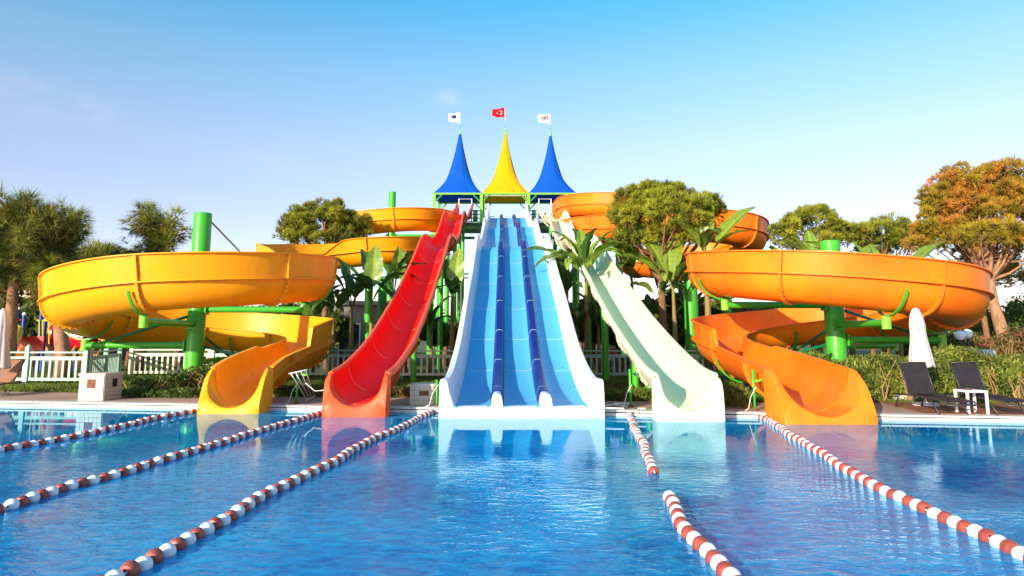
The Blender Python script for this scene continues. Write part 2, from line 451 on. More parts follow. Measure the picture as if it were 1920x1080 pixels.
# water
wm = bpy.data.materials.new('pool_water'); wm.use_nodes = True
t = wm.node_tree; p = t.nodes['Principled BSDF']
p.inputs['Roughness'].default_value = 0.015
p.inputs['IOR'].default_value = 1.24
p.inputs['Specular IOR Level'].default_value = 0.5
p.inputs['Specular Tint'].default_value = (0.72, 0.90, 1.0, 1)
tc = t.nodes.new("ShaderNodeTexCoord")
def wnode(scale, stretch, detail=3, rough=0.5, rotz=0.0, dist=0.0):
    m_ = t.nodes.new("ShaderNodeMapping"); m_.inputs['Scale'].default_value = stretch; m_.inputs['Rotation'].default_value = (0, 0, rotz)
    n_ = t.nodes.new("ShaderNodeTexNoise"); n_.inputs['Scale'].default_value = scale; n_.inputs['Detail'].default_value = detail; n_.inputs['Roughness'].default_value = rough
    n_.inputs['Distortion'].default_value = dist
    t.links.new(tc.outputs['Object'], m_.inputs[0]); t.links.new(m_.outputs[0], n_.inputs['Vector'])
    return n_.outputs[0]
big = wnode(0.42, (1, 1, 1), 2)
rip = wnode(9.5, (0.55, 1, 1), 3, 0.55, 0.25, 0.6)
fine = wnode(34.0, (0.6, 1, 1), 2, 0.5, -0.3, 0.4)
swell = wnode(1.1, (0.7, 1, 1), 2, 0.5, 0.5)
# calmer close to the far edge where the slides end
sep = t.nodes.new("ShaderNodeSeparateXYZ"); t.links.new(tc.outputs['Object'], sep.inputs[0])
calm = t.nodes.new("ShaderNodeMapRange"); calm.interpolation_type = 'SMOOTHSTEP'
calm.inputs[1].default_value = 11.8; calm.inputs[2].default_value = 7.0; calm.inputs[3].default_value = 0.03; calm.inputs[4].default_value = 1.0
t.links.new(sep.outputs['Y'], calm.inputs[0])
patch = t.nodes.new("ShaderNodeMapRange"); patch.inputs[1].default_value = 0.35; patch.inputs[2].default_value = 0.65; patch.inputs[3].default_value = 0.15; patch.inputs[4].default_value = 1.0
t.links.new(big, patch.inputs[0])
amp = t.nodes.new("ShaderNodeMath"); amp.operation = 'MULTIPLY'; t.links.new(calm.outputs[0], amp.inputs[0]); t.links.new(patch.outputs[0], amp.inputs[1])
def mul(a, k):
    m_ = t.nodes.new("ShaderNodeMath"); m_.operation = 'MULTIPLY'; t.links.new(a, m_.inputs[0])
    if isinstance(k, float): m_.inputs[1].default_value = k
    else: t.links.new(k, m_.inputs[1])
    return m_.outputs[0]
def plus(a, b):
    m_ = t.nodes.new("ShaderNodeMath"); m_.operation = 'ADD'; t.links.new(a, m_.inputs[0]); t.links.new(b, m_.inputs[1]); return m_.outputs[0]
h = plus(plus(mul(rip, 0.022), mul(fine, 0.0042)), mul(swell, 0.03))
h = mul(h, amp.outputs[0])
bmp = t.nodes.new("ShaderNodeBump"); bmp.inputs['Strength'].default_value = 1.0; bmp.inputs['Distance'].default_value = 1.0
t.links.new(h, bmp.inputs['Height']); t.links.new(bmp.outputs[0], p.inputs['Normal'])
cmix = t.nodes.new("ShaderNodeMixRGB"); cmix.inputs[1].default_value = (0.0, 0.10, 0.36, 1); cmix.inputs[2].default_value = (0.0, 0.40, 0.72, 1)
cr = t.nodes.new("ShaderNodeMapRange"); cr.inputs[1].default_value = 0.35; cr.inputs[2].default_value = 0.65
t.links.new(plus(mul(big, 0.5), mul(rip, 0.5)), cr.inputs[0]); t.links.new(cr.outputs[0], cmix.inputs[0]); t.links.new(cmix.outputs[0], p.inputs['Base Color'])

df = t.nodes.new("ShaderNodeBsdfDiffuse"); gl = t.nodes.new("ShaderNodeBsdfGlossy"); fr_ = t.nodes.new("ShaderNodeFresnel"); mxs = t.nodes.new("ShaderNodeMixShader")
gl.inputs['Color'].default_value = (0.56, 0.86, 1.0, 1); gl.inputs['Roughness'].default_value = 0.015; fr_.inputs['IOR'].default_value = 1.33
t.links.new(cmix.outputs[0], df.inputs['Color']); t.links.new(bmp.outputs[0], gl.inputs['Normal']); t.links.new(bmp.outputs[0], fr_.inputs['Normal'])
t.links.new(fr_.outputs[0], mxs.inputs[0]); t.links.new(df.outputs[0], mxs.inputs[1]); t.links.new(gl.outputs[0], mxs.inputs[2])
t.links.new(mxs.outputs[0], t.nodes['Material Output'].inputs[0]); t.nodes.remove(p)
b = MB(); b.add([ep(UL, VB), ep(UR, VB), ep(UR, 0.0), ep(UL, 0.0)], [(0, 1, 2, 3)])
tag(b.build('pool_water', wm), kind='structure')

# terrain: one sheet with the pool left open
b = MB(); B_ = 2500.0
P4 = [ep(UL - .02, VB, Z - 0.02), ep(UR, VB, Z - 0.02), ep(UR, 0.02, Z - 0.02), ep(UL - .02, 0.02, Z - 0.02)]
Q4 = [ep(-B_, -B_, Z - 0.02), ep(B_, -B_, Z - 0.02), ep(B_, B_, Z - 0.02), ep(-B_, B_, Z - 0.02)]
b.add(P4 + Q4, [(4, 5, 1, 0), (5, 6, 2, 1), (6, 7, 3, 2), (7, 4, 0, 3)])
tag(b.build('terrain', M['ground']), kind='structure')
# lawn strip
b = MB(); b.add([ep(-45, 2.6, Z - 0.01), ep(45, 2.6, Z - 0.01), ep(45, 60, Z - 0.01), ep(-45, 60, Z - 0.01)], [(0, 1, 2, 3)])
tag(b.build('lawn', M['lawn']), kind='structure')
# paved deck
b = MB()
b.add([ep(-30, 0.30, Z), ep(8.6, 0.30, Z), ep(8.6, 2.9, Z), ep(4.0, 2.2, Z), ep(-3, 2.6, Z), ep(-12, 3.3, Z), ep(-30, 3.4, Z)], [(0, 1, 2, 3, 4, 5, 6)])
tag(b.build('pool_deck', M['deck']), kind='structure')
# timber deck on the right
td = MB(); td.add([ep(8.6, 0.30, Z - 0.005), ep(24, 0.30, Z - 0.005), ep(24, 3.6, Z - 0.005), ep(8.6, 3.6, Z - 0.005)], [(0, 1, 2, 3)])
td_o = tag(td.build('timber_deck', M['dark']), kind='structure')
pm = None
for i in range(22):
    v0 = 0.305 + i * 0.15
    pb = MB(); rot = Matrix.Rotation(ea, 3, 'Z')
    pb.box(ep(16.3, v0 + 0.07, Z + 0.012 + random.uniform(-.003, .003)), (15.4, 0.138, 0.03), rot)
    pb.build('plank', M['plank'], td_o)
# coping along the edge
cb = MB(); cb.box(ep(0, 0.15, Z / 2 - 0.24), (60, 0.30, 0.50), Matrix.Rotation(ea, 3, 'Z'))
cop = tag(cb.build('pool_coping', M['coping']), kind='structure')
tm = None
for i in range(86):
    u = -21 + i * 0.5
    if tm is None:
        q = MB(); q.box((0, 0, 0), (0.485, 0.33, 0.035)); o = q.build('coping_tile', M['coping'], None); tm = o.data
        o.parent = cop
    else:
        o = link('coping_tile', tm, cop)
    o.location = ep(u, 0.145, Z + 0.0 + random.uniform(-.002, .002)); o.rotation_euler = (0, 0, ea)

# ------------------------------------------------------------------ sweeps for the slides
def catmull(P, step):
    P = [np.array(p[:3], float) for p in P]
    out = []; ks = []
    n = len(P)
    for i in range(n - 1):
        p1, p2 = P[i], P[i + 1]
        p0 = P[i - 1] if i > 0 else 2 * p1 - p2
        p3 = P[i + 2] if i + 2 < n else 2 * p2 - p1
        t0 = 0; t1 = t0 + np.linalg.norm(p1 - p0) ** .5; t2 = t1 + np.linalg.norm(p2 - p1) ** .5; t3 = t2 + np.linalg.norm(p3 - p2) ** .5
        m = max(2, int(np.linalg.norm(p2 - p1) / 0.05))
        for j in range(m):
            t_ = t1 + (t2 - t1) * j / m
            A1 = (t1 - t_) / (t1 - t0) * p0 + (t_ - t0) / (t1 - t0) * p1
            A2 = (t2 - t_) / (t2 - t1) * p1 + (t_ - t1) / (t2 - t1) * p2
            A3 = (t3 - t_) / (t3 - t2) * p2 + (t_ - t2) / (t3 - t2) * p3
            B1 = (t2 - t_) / (t2 - t0) * A1 + (t_ - t0) / (t2 - t0) * A2
            B2 = (t3 - t_) / (t3 - t1) * A2 + (t_ - t1) / (t3 - t1) * A3
            out.append((t2 - t_) / (t2 - t1) * B1 + (t_ - t1) / (t2 - t1) * B2); ks.append(i + j / m)
    out.append(P[-1]); ks.append(n - 1.0)
    out = np.array(out); ks = np.array(ks)
    s = np.concatenate([[0], np.cumsum(np.linalg.norm(np.diff(out, axis=0), axis=1))])
    m = max(2, int(round(s[-1] / step)))
    q = np.linspace(0, s[-1], m + 1)
    pts = np.stack([np.interp(q, s, out[:, k]) for k in range(3)], 1)
    return pts, np.interp(q, s, ks), q

class Frames:
    """stations along a slide: point, left and up vectors, wall heights, radius"""
    def __init__(s, ctrl, step, hook=None):
        s.p, s.k, s.s = catmull(ctrl, step)
        C = np.array([c[3:6] for c in ctrl], float)
        idx = np.arange(len(ctrl))
        s.hl = np.interp(s.k, idx, C[:, 0]); s.hr = np.interp(s.k, idx, C[:, 1]); s.r = np.interp(s.k, idx, C[:, 2])
        T = np.gradient(s.p, axis=0); T = unit(T)
        Lf = unit(np.stack([-T[:, 1], T[:, 0], 0 * T[:, 0]], 1))
        U = np.cross(T, Lf)
        s.T, s.L, s.U = T, Lf, U
        if hook: hook(s)
    def pt(s, i, a, b):
        return s.p[i] + s.L[i] * a + s.U[i] * b
    def world(s, i, prof): return [s.pt(i, a, b) for a, b in prof]

TH = 0.035
def u_profile(r, hl, hr, off, na=12, tilt=0.10):
    """open U from the left rim down and up to the right rim, pushed outwards by off"""
    hl = max(hl, r + 0.01); hr = max(hr, r + 0.01)
    P = []
    for k in range(3):
        f = k / 3; b = hl + (r - hl) * f
        P.append((r + off + tilt * (b - r), b))
    for k in range(na + 1):
        a = math.pi * k / na
        P.append(((r + off) * math.cos(a), r - (r + off) * math.sin(a)))
    for k in range(1, 4):
        f = k / 3; b = r + (hr - r) * f
        P.append((-(r + off + tilt * (b - r)), b))
    return P

def strip(fr, i0, i1, fn, mi=0, b=None):
    b = b or MB()
    b.sweep([fr.world(i, fn(i)) for i in range(i0, i1 + 1)], True, mi)
    return b

def build_flume(root, fr, seg, body, rim, lip=0.07, seam_mat=None, under=None, rib=True, bolts=True, flange_rng=None, rim_roll=False):
    n = len(fr.s)
    cuts = [0]
    while True:
        j = int(np.searchsorted(fr.s, fr.s[cuts[-1]] + seg))
        if j >= n - 1 - int(0.35 * seg / (fr.s[1] - fr.s[0])): break
        cuts.append(j)
    cuts.append(n - 1)
    mats = [body, rim, under or body]
    for c in range(len(cuts) - 1):
        i0, i1 = cuts[c], cuts[c + 1]
        b = MB()
        inn = [fr.world(i, u_profile(fr.r[i], fr.hl[i], fr.hr[i], 0)) for i in range(i0, i1 + 1)]
        outr = [fr.world(i, u_profile(fr.r[i], fr.hl[i], fr.hr[i], TH)) for i in range(i0, i1 + 1)]
        b.sweep(inn, False, 0)
        b.sweep([list(reversed(r_)) for r_ in outr], False, 2)
        # end faces
        for q in (0, -1):
            m_ = len(inn[0]); b.add(inn[q] + outr[q], [(k, k + 1, k + 1 + m_, k + m_) for k in range(m_ - 1)], 1)
        for side in (1, -1):
            def rimf(i, side=side):
                h_ = max(fr.hl[i] if side > 0 else fr.hr[i], fr.r[i] + 0.01); a0 = fr.r[i] + 0.10 * (h_ - fr.r[i])
                if rim_roll:
                    w_ = lip
                    pr = [(a0 - 0.006, h_ - 0.02), (a0 - 0.006, h_ + 0.015), (a0 + 0.02, h_ + 0.04), (a0 + w_ - 0.02, h_ + 0.035), (a0 + w_, h_ + 0.0), (a0 + w_, h_ - 0.10), (a0 + w_ - 0.015, h_ - 0.10), (a0 + w_ - 0.02, h_ - 0.02)]
                else:
                    pr = [(a0 - 0.004, h_ - 0.015), (a0 - 0.004, h_ + 0.018), (a0 + TH + lip, h_ + 0.018), (a0 + TH + lip, h_ - 0.015)]
                return [(side * a, q_) for a, q_ in (pr if side > 0 else pr[::-1])]
            strip(fr, i0, i1, rimf, 1, b)
            if rib:
                def ribf(i, side=side):
                    h_ = max(fr.hl[i] if side > 0 else fr.hr[i], fr.r[i] + 0.01)
                    e = 0.125 * min(1.0, max(0.0, (h_ - fr.r[i] - 0.05) / 0.2)); q_ = fr.r[i]
                    a0 = fr.r[i] + TH * 0.5; a1 = fr.r[i] + TH * 0.7 + e
                    pr = [(a0, q_ - 0.022), (a0, q_ + 0.022), (a1, q_ + 0.016), (a1, q_ - 0.016)]
                    return [(side * a, z_) for a, z_ in (pr if side > 0 else pr[::-1])]
                strip(fr, i0, i1, ribf, 1, b)
        b.build('flume_segment', mats, root, angle=40)
    for c in cuts[1:-1]:
        # joint flange: a U collar standing proud outside
        wd = 0.035
        b = MB(); rows = []
        for e in (-1, 1):
            sh = fr.T[c] * wd * e
            rows.append([p_ + sh for p_ in fr.world(c, u_profile(fr.r[c], fr.hl[c] - .03, fr.hr[c] - .03, TH * 0.6))] )
            rows.append([p_ + sh for p_ in fr.world(c, u_profile(fr.r[c], fr.hl[c] - .03, fr.hr[c] - .03, TH + 0.075))] )
        m_ = len(rows[0])
        V = rows[0] + rows[1] + rows[3] + rows[2]
        Fs = []
        for k in range(m_ - 1):
            for q in range(4):
                a_ = q * m_ + k; b_ = ((q + 1) % 4) * m_ + k
                Fs.append((a_, a_ + 1, b_ + 1, b_))
        Fs += [(0, m_, 2 * m_, 3 * m_), (m_ - 1, 4 * m_ - 1, 3 * m_ - 1, 2 * m_ - 1)]
        b.add(V, Fs)
        fo = b.build('joint_flange', rim, root, angle=40)
        if bolts:
            bb = MB()
            pr = u_profile(fr.r[c], fr.hl[c] - .05, fr.hr[c] - .05, TH + 0.05, 16)
            for k in range(len(pr)):
                for e in (-1, 1):
                    bb.box(Vector(fr.pt(c, *pr[k])) + Vector(fr.T[c]) * e * (wd + 0.006), (0.03, 0.03, 0.03))
            tag(bb.build('bolt', M['bolt'], fo), kind='stuff')
        if seam_mat:
            b = MB(); rows = []
            for e in (-1, 1):
                rows.append([Vector(p_) + Vector(fr.T[c]) * 0.016 * e for p_ in fr.world(c, u_profile(fr.r[c] - 0.004, fr.hl[c] + .0, fr.hr[c] + .0, 0))])
            b.sweep(rows, False); b.build('seam_line', seam_mat, root, smooth=True)
    return cuts

def exit_lip(root, x, y, r, h, floor, m, depth=0.45, arm=0.105, drop=0.30, rake=0.2):
    """moulded end of a chute: a block with a U cut, square to the pool"""
    W = r + arm; top = floor + h
    na = 24
    inner = []; outer = []
    rt = r + 0.10 * max(0, h - r)
    inner.append((-rt, top)); outer.append((-W + .05, top - 0.015))
    for k in range(1, 5):
        f = k / 5; inner.append((-(rt + (r - rt) * f), top + (floor + r - top) * f)); outer.append((-W - 0.015 * f, top - 0.02 + (floor + r - top) * f))
    base = -drop
    for k in range(na + 1):
        a = math.pi * k / na
        inner.append((-r * math.cos(a), floor + r - r * math.sin(a)))
        f = k / na
        # outer path: down the left side, along the bottom, up the right side
        y1 = floor + r; per = (y1 - base) * 2 + 2 * W + 0.03; sdist = f * per
        if sdist < y1 - base: outer.append((-W - 0.015, y1 - sdist))
        elif sdist < y1 - base + 2 * W + 0.03: outer.append((-W - 0.015 + (sdist - (y1 - base)), base))
        else: outer.append((W + 0.015, base + sdist - (y1 - base) - 2 * W - 0.03))
    for k in range(4, 0, -1):
        f = k / 5; inner.append(((rt + (r - rt) * f), top + (floor + r - top) * f)); outer.append((W + 0.015 * f, top - 0.02 + (floor + r - top) * f))
    inner.append((rt, top)); outer.append((W - .05, top - 0.015))
    m_ = len(inner)
    rows = []
    bv = 0.03
    front = y; back = y + depth
    rows.append([Vector((x + a, back, b_ + 0.004)) for a, b_ in inner])
    rows.append([Vector((x + a, front + bv, b_ + 0.002)) for a, b_ in inner])
    mid = [((a * 0.985 if abs(a) > .02 else a), b_) for a, b_ in inner]
    rows.append([Vector((x + a + (oa - a) * 0.10, front, b_ + (ob - b_) * 0.10)) for (a, b_), (oa, ob) in zip(inner, outer)])
    rows.append([Vector((x + a + (oa - a) * 0.90, front, b_ + (ob - b_) * 0.90)) for (a, b_), (oa, ob) in zip(inner, outer)])
    rows.append([Vector((x + oa, front + bv, ob)) for oa, ob in outer])
    rows.append([Vector((x + oa, back, ob)) for oa, ob in outer])
    for r_ in rows[1:5]:
        for p_ in r_:
            f_ = max(0.0, (p_.z - floor) / h)
            p_.y += rake * f_ ** 1.3 + .16 * max(0.0, (f_ - .62) / .38) ** 2
    b = MB()
    V = [p_ for r_ in rows for p_ in r_]; Fs = []
    nr = len(rows)
    for q in range(nr):
        for k in range(m_ - 1):
            a_ = q * m_ + k; b_ = ((q + 1) % nr) * m_ + k
            Fs.append((a_, a_ + 1, b_ + 1, b_))
    Fs.append(tuple(q * m_ for q in range(nr))); Fs.append(tuple((nr - 1 - q) * m_ + m_ - 1 for q in range(nr)))
    b.add(V, Fs)
    return b.build('exit_lip', m, root, angle=50)

def circ(cx, cy, r, a0, a1, z0, z1, hl, hr, rad, step=22.5, skip_first=False, zf=None):
    n = max(1, int(round(abs(a1 - a0) / step))); out = []
    for k in range(1 if skip_first else 0, n + 1):
        f = k / n; a = R(a0 + (a1 - a0) * f)
        z_ = np.interp(f * (len(zf) - 1), range(len(zf)), zf) if zf else z0 + (z1 - z0) * f
        out.append((cx + r * math.cos(a), cy + r * math.sin(a), z_, hl, hr, rad))
    return out

# ------------------------------------------------------------------ yellow spiral slide (left)
HI, LO = 1.38, 0.74
YP = [(-4.85, 56, 10.9, 1.0, 1.0, .66), (-4.85, 53.5, 10.3, 1.2, 1.0, .66), (-4.9, 49, 9.3, HI, .9, .66)]
YP += circ(-8.4, 44.8, 3.5, 0, -360, 0, 0, 1.36, .72, .66, zf=[8.75, 8.1, 7.65, 7.15, 6.5])
YP += [(-4.95, 40.4, 6.1, 1.40, .72, .66), (-5.1, 37.6, 5.78, 1.40, .72, .66), (-6.2, 35.5, 5.52, 1.38, 1.0, .66), (-7.6, 34.85, 5.38, 1.36, 1.38, .66), (-8.7, 34.65, 5.24, 1.34, 1.40, .66), (-9.8, 34.3, 5.10, .74, 1.40, .66),
       (-10.7, 33.6, 4.98, .76, 1.40, .68), (-11.2, 32.2, 4.7, .76, 1.42, .70), (-10.7, 30.0, 4.4, .76, 1.40, .70), (-9.4, 28.2, 4.0, .76, 1.2, .70),
       (-8.2, 26.3, 3.55, .9, .9, .70), (-7.3, 23.9, 3.15, 1.30, .74, .70), (-6.72, 22.2, 2.92, HI, .74, .70)]
YP += circ(-9.84, 21.0, 3.34, 0, -360, 0, 0, HI, LO, .67, zf=[2.80, 2.36, 1.68, 1.18, .78])
YP += [(-6.55, 19.2, .52, 1.38, .78, .68), (-6.5, 17.3, .30, .84, .84, .60), (-6.25, 15.72, .125, .86, .86, .57)]
def yhook(s):
    e = (s.s > s.s[-1] - 6.5)
    for i in np.where(e)[0]:
        left = s.s[-1] - s.s[i]
        if left < 3.75: s.hl[i] = 0.86; s.hr[i] = 0.86
yf = Frames(YP, 0.16, yhook)
ys = thing('spiral_slide', 'long yellow open spiral water slide winding round green columns down to the pool', 'water slide', (-9.84, 21, Z))
build_flume(ys, yf, 3.05, M['yellow'], M['yellow_rim'], 0.06, M['yellow_rim'])
exit_lip(ys, -6.25, 15.0, .57, .88, .115, M['yellow_rim'], 0.80, rake=.42)

# ------------------------------------------------------------------ orange spiral slide (right)
OP = [(4.1, 56, 11.0, 1.0, 1.0, .66), (4.05, 53.5, 10.6, 1.0, 1.2, .66), (3.85, 49, 10.0, .9, HI, .66)]
OP += circ(7.35, 44.8, 3.5, 180, 540, 0, 0, .72, 1.36, .66, zf=[9.65, 9.1, 8.75, 8.4, 8.0])
OP += [(4.0, 41.0, 7.5, .72, 1.38, .66), (4.75, 37.6, 7.05, .72, 1.38, .67), (6.0, 34.0, 6.5, .74, 1.40, .68)]
OP += circ(9.2, 34.0, 2.95, 240, 540, 0, 0, .74, 1.42, .70, zf=[6.2, 5.95, 5.6, 5.2, 4.75])
OP += [(6.5, 31.4, 4.45, .76, 1.3, .70), (7.35, 28.9, 4.1, 1.0, .9, .70), (7.75, 26.4, 3.75, 1.0, .9, .70), (7.15, 23.8, 3.35, .76, 1.25, .71), (6.6, 22.0, 3.12, .76, 1.29, .72)]
OP += circ(9.69, 20.4, 3.25, 180, 540, 0, 0, LO, 1.30, .72, zf=[2.95, 2.33, 1.86, 1.36, .80])
OP += [(6.42, 18.2, .52, .80, 1.3, .76), (6.3, 16.0, .32, .86, .86, .78), (6.18, 14.12, .145, .88, .88, .79)]
def ohook(s):
    for i in range(len(s.s)):
        left = s.s[-1] - s.s[i]
        if left < 4.6: s.hr[i] = .86; s.hl[i] = .86
of = Frames(OP, 0.16, ohook)
os_ = thing('spiral_slide', 'long orange open spiral water slide curling round green columns on the right', 'water slide', (9.69, 20.4, Z))
build_flume(os_, of, 3.05, M['orange'], M['orange_rim'], 0.06, M['orange_rim'])
exit_lip(os_, 6.18, 13.2, .79, .90, .135, M['orange_rim'], 1.0, rake=.62)

# ------------------------------------------------------------------ red and cream racing slides
def xz_path(xk, zk, y0, y1, hl, r, dy=0.9):
    out = []
    ys_ = np.linspace(y1, y0, int((y1 - y0) / dy) + 1)
    yk, zk_ = zip(*zk)
    # monotone-ish smooth interpolation through Catmull on the profile
    pts, _, _ = catmull([(0, a, b) for a, b in zk], 0.15)
    for y in ys_:
        out.append((np.interp(y, [k[0] for k in xk], [k[1] for k in xk]), y, np.interp(y, pts[:, 1], pts[:, 2]), hl, hl, r))
    return out
RZ = [(14.4, .215), (15.2, .25), (16.5, .48), (18.2, .92), (20.8, 1.72), (24.0, 2.85), (26.8, 4.0), (28.8, 4.95), (30.0, 5.5), (31.0, 5.74), (32.2, 5.84), (34.5, 6.08), (37.5, 6.95), (40.2, 8.2), (42.0, 8.95), (43.3, 9.1), (45, 9.2), (48, 9.8), (52, 11.0), (55, 11.5), (56.5, 11.55)]
rp = xz_path([(14.4, -3.34), (18, -3.26), (25, -3.40), (31, -3.45), (43, -3.70), (56.5, -4.02)], RZ, 14.82, 56.5, .68, .56)
def rhook(s):
    for i in range(len(s.s)):
        y = s.p[i][1]
        if y > 53: s.hl[i] = s.hr[i] = .68 + min(1, (y - 53) / 2.5) * .62
rf = Frames(rp, 0.22, rhook)
rs = thing('racing_slide', 'steep red single chute water slide with wavy humps beside the blue lanes', 'water slide', (-3.34, 14.8, Z))
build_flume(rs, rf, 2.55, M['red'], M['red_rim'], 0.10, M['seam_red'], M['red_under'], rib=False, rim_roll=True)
exit_lip(rs, -3.34, 14.4, .56, .68, .205, M['red_rim'], 0.50, rake=.16)

CZ = [(13.6, .215)] + [(14.5, .26), (15.9, .52), (17.7, .98), (20.2, 1.72), (23.4, 2.82), (26.4, 3.98), (28.6, 4.95)] + RZ[8:]
cp = xz_path([(13.6, 3.58), (24, 3.42), (31, 3.12), (43, 2.80), (56.5, 2.82)], CZ, 14.02, 56.5, .68, .56)
cf = Frames(cp, 0.22, rhook)
cs = thing('racing_slide', 'steep cream single chute water slide with wavy humps beside the blue lanes', 'water slide', (3.58, 14.0, Z))
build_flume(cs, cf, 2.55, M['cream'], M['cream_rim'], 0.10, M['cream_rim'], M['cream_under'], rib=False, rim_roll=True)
exit_lip(cs, 3.58, 13.6, .56, .68, .205, M['cream_rim'], 0.50, rake=.12)

# ------------------------------------------------------------------ blue triple lane slide
BZ = [(14.2, .20), (15.2, .215), (16.4, .37), (18.7, .95), (20.4, 1.60), (22.8, 2.6), (25.6, 3.65), (28.1, 4.75), (29.8, 5.55), (30.7, 5.80), (31.8, 5.86), (34, 6.05), (36.5, 6.65), (39.5, 7.65), (41.5, 8.45), (42.6, 8.68), (44, 8.75), (46.5, 9.1), (50, 10.2), (53.5, 11.2), (55.5, 11.5), (57, 11.55)]
bp = xz_path([(14.2, .20), (31, .02), (43, -.12), (57, -.42)], BZ, 14.2, 57, 0, 1)
bf = Frames(bp, 0.22)
bs = thing('triple_slide', 'wide blue three lane water slide with white side walls and navy dividers', 'water slide', (.2, 14.3, Z))
HALF = 1.40; DW = 0.30; LW = (2 * HALF - 2 * DW) / 3  # dividers widened to take in the shadow beside them
lanes = [(HALF, HALF - LW), (HALF - LW - DW, HALF - 2 * LW - DW), (HALF - 2 * LW - 2 * DW, -HALF)]
n = len(bf.s)
i_end = n - 1
cuts = [0]
for ytar in (53.0, 49.5, 46.2, 43.2, 40.0, 36.6, 33.4, 30.9, 28.1, 25.6, 22.8, 20.4, 18.0, 15.6):
    cuts.append(int(np.argmin(abs(bf.p[:, 1] - ytar))))
cuts.append(i_end)
# the frame's left is +x seen towards the camera (heading -y), so a > 0 is the +x side
for c in range(len(cuts) - 1):
    for (a1, a0) in lanes:
        b = MB(); rows = []
        for i in range(cuts[c], cuts[c + 1] + 1):
            pr = []
            for k in range(9):
                f = k / 8; a = a1 + (a0 - a1) * f
                pr.append((a, 0.055 * (2 * f - 1) ** 4))
            pr += [(a0, -0.06), (a1, -0.06)]
            rows.append(bf.world(i, pr))
        b.sweep(rows, True); b.build('lane_panel', M['lane'], bs, angle=40)
    if c:
        for (a1, a0) in lanes:
            b = MB(); i = cuts[c]
            rows = []
            for e in (-1, 1):
                rows.append([Vector(bf.pt(i, a1 + (a0 - a1) * k / 8, 0.055 * (2 * k / 8 - 1) ** 4 + 0.004)) + Vector(bf.T[i]) * 0.014 * e for k in range(9)])
            b.sweep(rows, False); b.build('seam_line', M['seam_blue'], bs)
def divf(a, hh, wd=DW):
    x = wd / 2
    return [(a + x, -.06), (a + x, 0.04), (a + x * .80, hh * .70), (a + x * .55, hh * .95), (a + x * .25, hh), (a - x * .25, hh), (a - x * .55, hh * .95), (a - x * .80, hh * .70), (a - x, 0.04), (a - x, -.06)]
for a in ((lanes[0][1] + lanes[1][0]) / 2, (lanes[1][1] + lanes[2][0]) / 2):
    for c in range(len(cuts) - 1):
        b = MB(); i1 = cuts[c + 1]
        if c == len(cuts) - 2: i1 = int(np.argmin(abs(bf.p[:, 1] - 14.85)))
        b.sweep([bf.world(i, divf(a, .32)) for i in range(cuts[c], i1 + 1)], True)
        b.build('divider', M['divider'], bs, angle=35)
        if c:
            b = MB(); i = cuts[c]; rows = []
            for e in (-1, 1): rows.append([Vector(p_) + Vector(bf.T[i]) * .016 * e for p_ in bf.world(i, divf(a, .326, DW + .012)[1:-1])])
            b.sweep(rows, False); b.build('seam_line', M['seam_blue'], bs)
    j0 = int(np.argmin(abs(bf.p[:, 1] - 14.85)))
    b = MB(); b.sweep([bf.world(i, divf(a, .30, .26)) for i in range(j0, i_end + 1)], True)
    b.build('divider_cap', M['white_gel'], bs, angle=35)
for sgn in (1, -1):
    def wallf(i):
        y = bf.p[i][1]; f = min(1.0, max(0, (y - 14.2) / 1.6))
        hh = .58 + .0 * f
        if y > 53.5: hh += min(1, (y - 53.5) / 2.0) * .75
        pr = [(HALF, 0.05), (HALF + .03, .10), (HALF + .10, .30), (HALF + .15, hh - .05), (HALF + .17, hh), (HALF + .28, hh + .01), (HALF + .31, hh - .03), (HALF + .32, hh - .35), (HALF + .27, hh - .36), (HALF + .18, .22), (HALF + .03, -.05), (HALF, -.06)]
        return [(sgn * a_, b_) for a_, b_ in (pr if sgn > 0 else pr[::-1])]
    for c in range(0, len(cuts) - 1, 2):
        b = MB(); b.sweep([bf.world(i, wallf(i)) for i in range(cuts[c], cuts[min(c + 2, len(cuts) - 1)] + 1)], True)
        b.build('side_wall', M['white_gel'], bs, angle=35)
for sgn in (1, -1):
    pr = [(HALF, .205), (HALF + .03, .28), (HALF + .11, .52), (HALF + .165, .775), (HALF + .20, .80), (HALF + .29, .80), (HALF + .31, .74), (HALF + .32, .5), (HALF + .325, -.35), (HALF, -.35)]
    pr = [(sgn * a_ + .20, b_) for a_, b_ in (pr if sgn < 0 else pr[::-1])]
    b = MB(); b.sweep([[(a_, y_, b_) for a_, b_ in pr] for y_ in (14.165, 14.6)], True); b.build('corner_block', M['white_gel'], bs, angle=40)
b = MB()
xc = .20
b.add([(xc - 1.40, 14.17, -.35), (xc + 1.40, 14.17, -.35), (xc + 1.40, 14.17, .19), (xc - 1.40, 14.17, .19),
       (xc - 1.40, 14.55, -.35), (xc + 1.40, 14.55, -.35), (xc + 1.40, 14.55, .232), (xc - 1.40, 14.55, .232),
       (xc - 1.40, 14.20, .232), (xc + 1.40, 14.20, .232)],
      [(0, 1, 2, 3), (3, 2, 9, 8), (8, 9, 6, 7), (5, 4, 7, 6), (0, 3, 8, 7, 4), (1, 5, 6, 9, 2), (0, 4, 5, 1)])
b.build('front_sill', M['white_gel'], bs)

